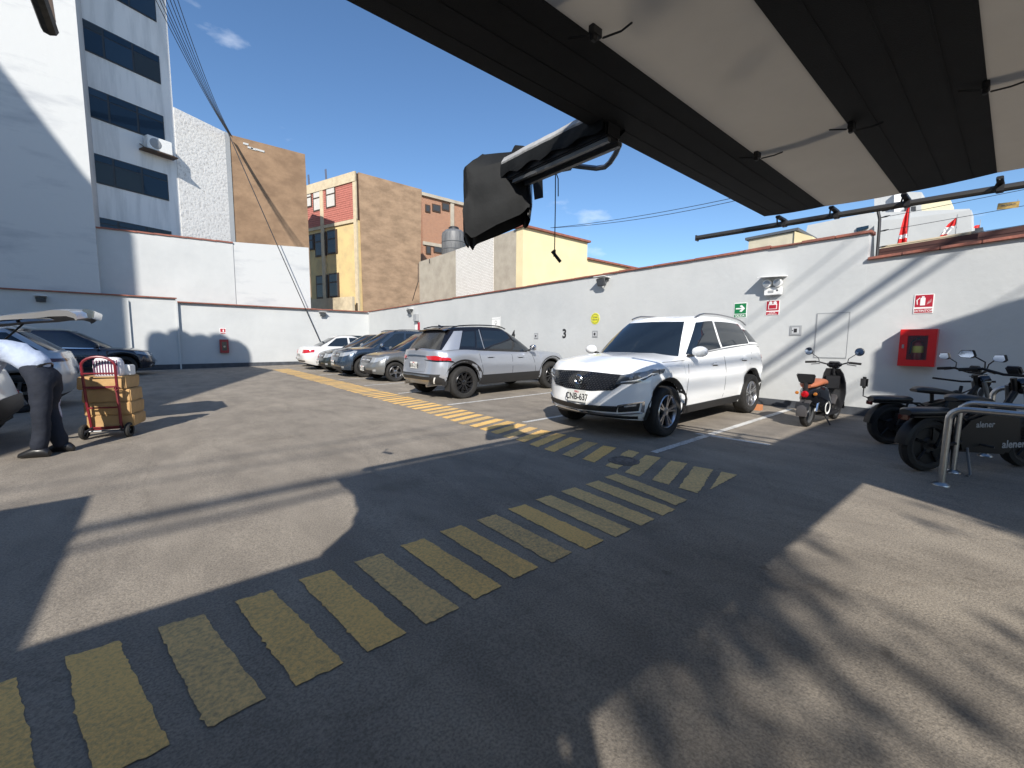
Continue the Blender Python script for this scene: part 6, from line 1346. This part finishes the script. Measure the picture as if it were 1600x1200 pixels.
MB().lathe([(.0655, -.06), (.0665, -.058), (.0665, .04), (.0655, .042)], 'z', 20, (-.085, 0, 0)).build('label_band', mat('yellow_label', (.65, .58, .10), .5), e_, smooth=True)
MB().box((-.105, 0, .16), (.07, .03, .03)).build('valve', M_BLACK, e_, bevel=.005); MB().tube([(-.10, .03, .15), (-.12, .075, .10), (-.12, .08, -.08)], .010, 6).build('hose', M_BLACK, e_, smooth=True)
# sockets, small plates
for i, (y, z) in enumerate(((2.652, 1.589), (7.378, 1.565), (9.727, 1.525))):
    o = on_wall('wall_socket', ('grey wall socket plate beside the painted hatch', 'grey wall socket plate below the round yellow sign', 'grey wall socket plate left of the number 3')[i], 'socket', y, z); o['group'] = 'wall sockets'
    wbox(o, 'plate', 0, 0, .19, .185, 0, .012, M_GREYP, .004); wbox(o, 'frame', 0, 0, .13, .13, .012, .020, mat('light_grey_plastic', (.48, .49, .50), .5), .004); wbox(o, 'socket_face', 0, 0, .05, .07, .020, .024, M_BLACK); wbox(o, 'lamp', .045, 0, .015, .015, .02, .024, M_BLACK)
o = on_wall('round_sign', 'round yellow sign on the white wall', 'sign', 7.393, 1.981)
MB().lathe([(0, -.006), (.15, -.006), (.155, -.003), (.155, 0)], 'x', 28).build('disc', M_YSIGN, o)
MB().lathe([(.115, -.006), (.118, -.009), (.125, -.009), (.128, -.006)], 'x', 28).build('ring', M_GREYM, o); wtext(o, 'lettering', 'ZONA', .055, M_GREYM, 0, .035, .007); wtext(o, 'lettering', 'SEGURA', .05, M_GREYM, 0, -.03, .007)
o = on_wall('notice_plate', 'white notice plate with thin frame left of the number 4', 'sign', 11.82, 2.02)
wbox(o, 'panel', 0, 0, .50, .38, 0, .006, M_WHITEP)
for z_ in (.18, -.18, .11): wbox(o, 'border_line', 0, z_, .48, .012, .006, .008, M_GREYP)
for y_ in (.24, -.24): wbox(o, 'border_line', y_, 0, .012, .36, .006, .008, M_GREYP)
MB().lathe([(.05, -.006), (.055, -.009), (.066, -.006)], 'x', 18, (0, 0, -.01)).build('symbol', M_GREYM, o); wbox(o, 'symbol', 0, -.09, .02, .08, .006, .009, M_GREYM)
# floodlights
def floodlight(label, loc, rz):
    t = empty('floodlight', loc, rz); tag(t, label, 'floodlight')
    MB().box((-.16, 0, -.02), (.05, .26, .20), Matrix.Rotation(-.45, 3, 'Y')).build('housing', M_GREYM, t, bevel=.01)
    MB().box((-.19, 0, -.035), (.008, .20, .14), Matrix.Rotation(-.45, 3, 'Y')).build('lens', M_LAMPD, t)
    b = MB(); b.tube([(0, .10, .05), (-.14, .14, .0)], .010, 5); b.tube([(0, -.10, .05), (-.14, -.14, .0)], .010, 5); b.box((-.01, 0, .05), (.02, .26, .06)); b.build('bracket', M_GREYM, t)
    MB().box((-.13, 0, .11), (.30, .34, .012), Matrix.Rotation(.08, 3, 'Y')).build('rain_hood', M_WHITEP, t)
floodlight('floodlight under a hood on the right wall above the number 3', (WX, 7.1, 2.93), 0)
floodlight('floodlight at the far end of the right wall', (WX, 18.3, 2.72), 0)
floodlight('floodlight on the far wall above the white saloon', (6.6, WY, 2.70), R(90))
floodlight('floodlight on the shaded wall at the far left', (-3.4, WY-.06, 2.78), R(90))
o = on_wall('meter_box', 'small box with papers beneath on the far right wall', 'box', 17.75, 2.2)
wbox(o, 'box', 0, .2, .30, .32, 0, .15, M_GREYP, .01); wbox(o, 'paper', .12, -.18, .2, .35, 0, .008, M_WHITEP); wbox(o, 'paper', -.13, -.18, .2, .35, 0, .008, M_REDS)
# far wall extinguisher set
o = empty('far_extinguisher_sign', (2.20, WY, 1.72)); tag(o, 'tiny red sign on the far wall above the dark red box', 'sign')
MB().box((0, -.004, 0), (.24, .008, .27)).build('panel', M_WHITEP, o); MB().box((0, -.010, .03), (.20, .004, .16)).build('red_field', M_REDS, o); MB().box((0, -.010, -.10), (.20, .004, .04)).build('red_band', M_REDS, o); MB().box((.02, -.013, .02), (.05, .003, .10)).build('bottle_symbol', M_WHITEP, o)
o = empty('far_extinguisher_box', (2.21, WY, 1.02)); tag(o, 'dark red extinguisher box on the far wall', 'cabinet')
b = MB(); b.box((0, -.09, 0), (.34, .18, .62)); b.build('case', mat('dark_red_enamel', (.28, .012, .016), .4), o, bevel=.01); MB().box((0, -.183, 0), (.18, .006, .40)).build('glass', M_DGLASS2, o); MB().lathe([(0, -.012), (.04, -.012), (.045, 0)], 'y', 14, (0, -.188, -.02)).build('seal', M_CREAM, o)

# ------------------------------------------------------------------ fence post, flags and wires over the lowered wall
FP = empty('fence_post', (9.22, 1.60, 2.78)); tag(FP, 'bent black electric fence post on the lowered wall', 'post')
MB().tube([(0, 0, 0), (0, .005, .45), (0, .01, .62), (0, .05, .80)], .022, 8).build('post', M_BLACK, FP, smooth=True)
for z in (.16, .42, .64, .74): MB().tube([(-.01, -.01, z), (-.01, -.07, z+.005), (-.01, -.12, z+.01)], [.008, .014, .006], 8).build('insulator', M_BLACK, FP, smooth=True)
for k, z in enumerate((.16, .42, .64, .74)):
    cable('fence_wire', ((9.21, 1.48, 2.78+z), (9.21, -4.5, 2.78+z+.26)), .004, ('lowest', 'second lowest', 'second highest', 'highest')[k] + ' thin wire of the electric fence', 0.01, group='electric fence wires')
WS = empty('warning_plate', (9.20, .23, 3.29)); tag(WS, 'small yellow warning plate hung on the fence wires', 'sign')
MB().box((0, 0, 0), (.006, .20, .085), Matrix.Rotation(.06, 3, 'X')).build('plate', mat('weathered_yellow', (.50, .33, .10), .6, var=.3, vscale=20), WS); text_on('lettering', 'PELIGRO', .035, M_GREYM, WS, Matrix.Translation((-.004, 0, .005)) @ WALLX, .001)
b = MB(); b.tube([(0, .085, .03), (0, .085, .055)], .004, 4); b.tube([(0, -.085, .03), (0, -.085, .06)], .004, 4); b.build('clip', M_STEEL, WS)
def flag(label, top, rows_, pole, bands):
    """limp cloth: rows_ = (down, near edge, far edge) along the drop; y grows towards the far end of the wall"""
    t = empty('flag', top); tag(t, label, 'flag')
    MB().tube([(0, 0, -pole), (0, 0, .05)], .008, 6).build('pole', M_GREYP, t)
    mr, mw = mat('flag_red', (.62, .02, .02), .7), mat('flag_white', (.72, .72, .72), .7)
    zs, a_, b_ = zip(*rows_); n = 8
    for k, (u0, u1) in enumerate(bands):
        g_ = []
        for i in range(n+1):
            u = u0+(u1-u0)*i/n; d0 = np.interp(u, np.linspace(0, 1, len(zs)), zs); y0 = np.interp(u, np.linspace(0, 1, len(zs)), a_); y1 = np.interp(u, np.linspace(0, 1, len(zs)), b_)
            g_.append([Vector((.03*math.sin(9*w/6+u*5)*(.3+u), y0+(y1-y0)*w/6, -d0-.03*abs(w/6-.3)*u)) for w in range(7)])
        b = MB(); b.grid(g_); b.grid([[q+Vector((.002, 0, 0)) for q in r_] for r_ in g_]); b.build('band', (mr, mw, mr)[k], t, smooth=True)
flag('red and white flag hanging limp beside the fence post', (9.6, 1.30, 3.66), [(0, .0, .02), (.25, .0, .075), (.45, .0, .10), (.60, .0, .12), (.74, .0, .125)], .95, ((0, .56), (.56, .66), (.66, 1)))
flag('smaller red and white flag further along the roof edge', (9.6, .745, 3.31), [(0, .0, .02), (.07, .0, .09), (.14, .03, .13), (.22, .08, .17), (.29, .13, .20)], .45, ((0, .42), (.42, .76), (.76, 1)))
flag('tiny red and white flag at the end of the white gable', (XF+.1, at(1530, 360, 'x', XF).y, at(1530, 345, 'x', XF).z), [(.1, 0, .1), (.4, 0, .3), (.8, .05, .45)], 1.4, ((0, .4), (.4, .7), (.7, 1)))
# wedge behind the white SUV's rear wheel
o = MB().prism([(8.33, 2.90, gz(8.3)), (8.47, 2.90, gz(8.4)), (8.47, 2.90, gz(8.4)+.10)], (0, .14, 0)).build('wheel_chock', mat('orange_wood', (.42, .17, .07), .7)); tag(o, 'small orange chock behind the white SUV rear wheel', 'wheel chock')
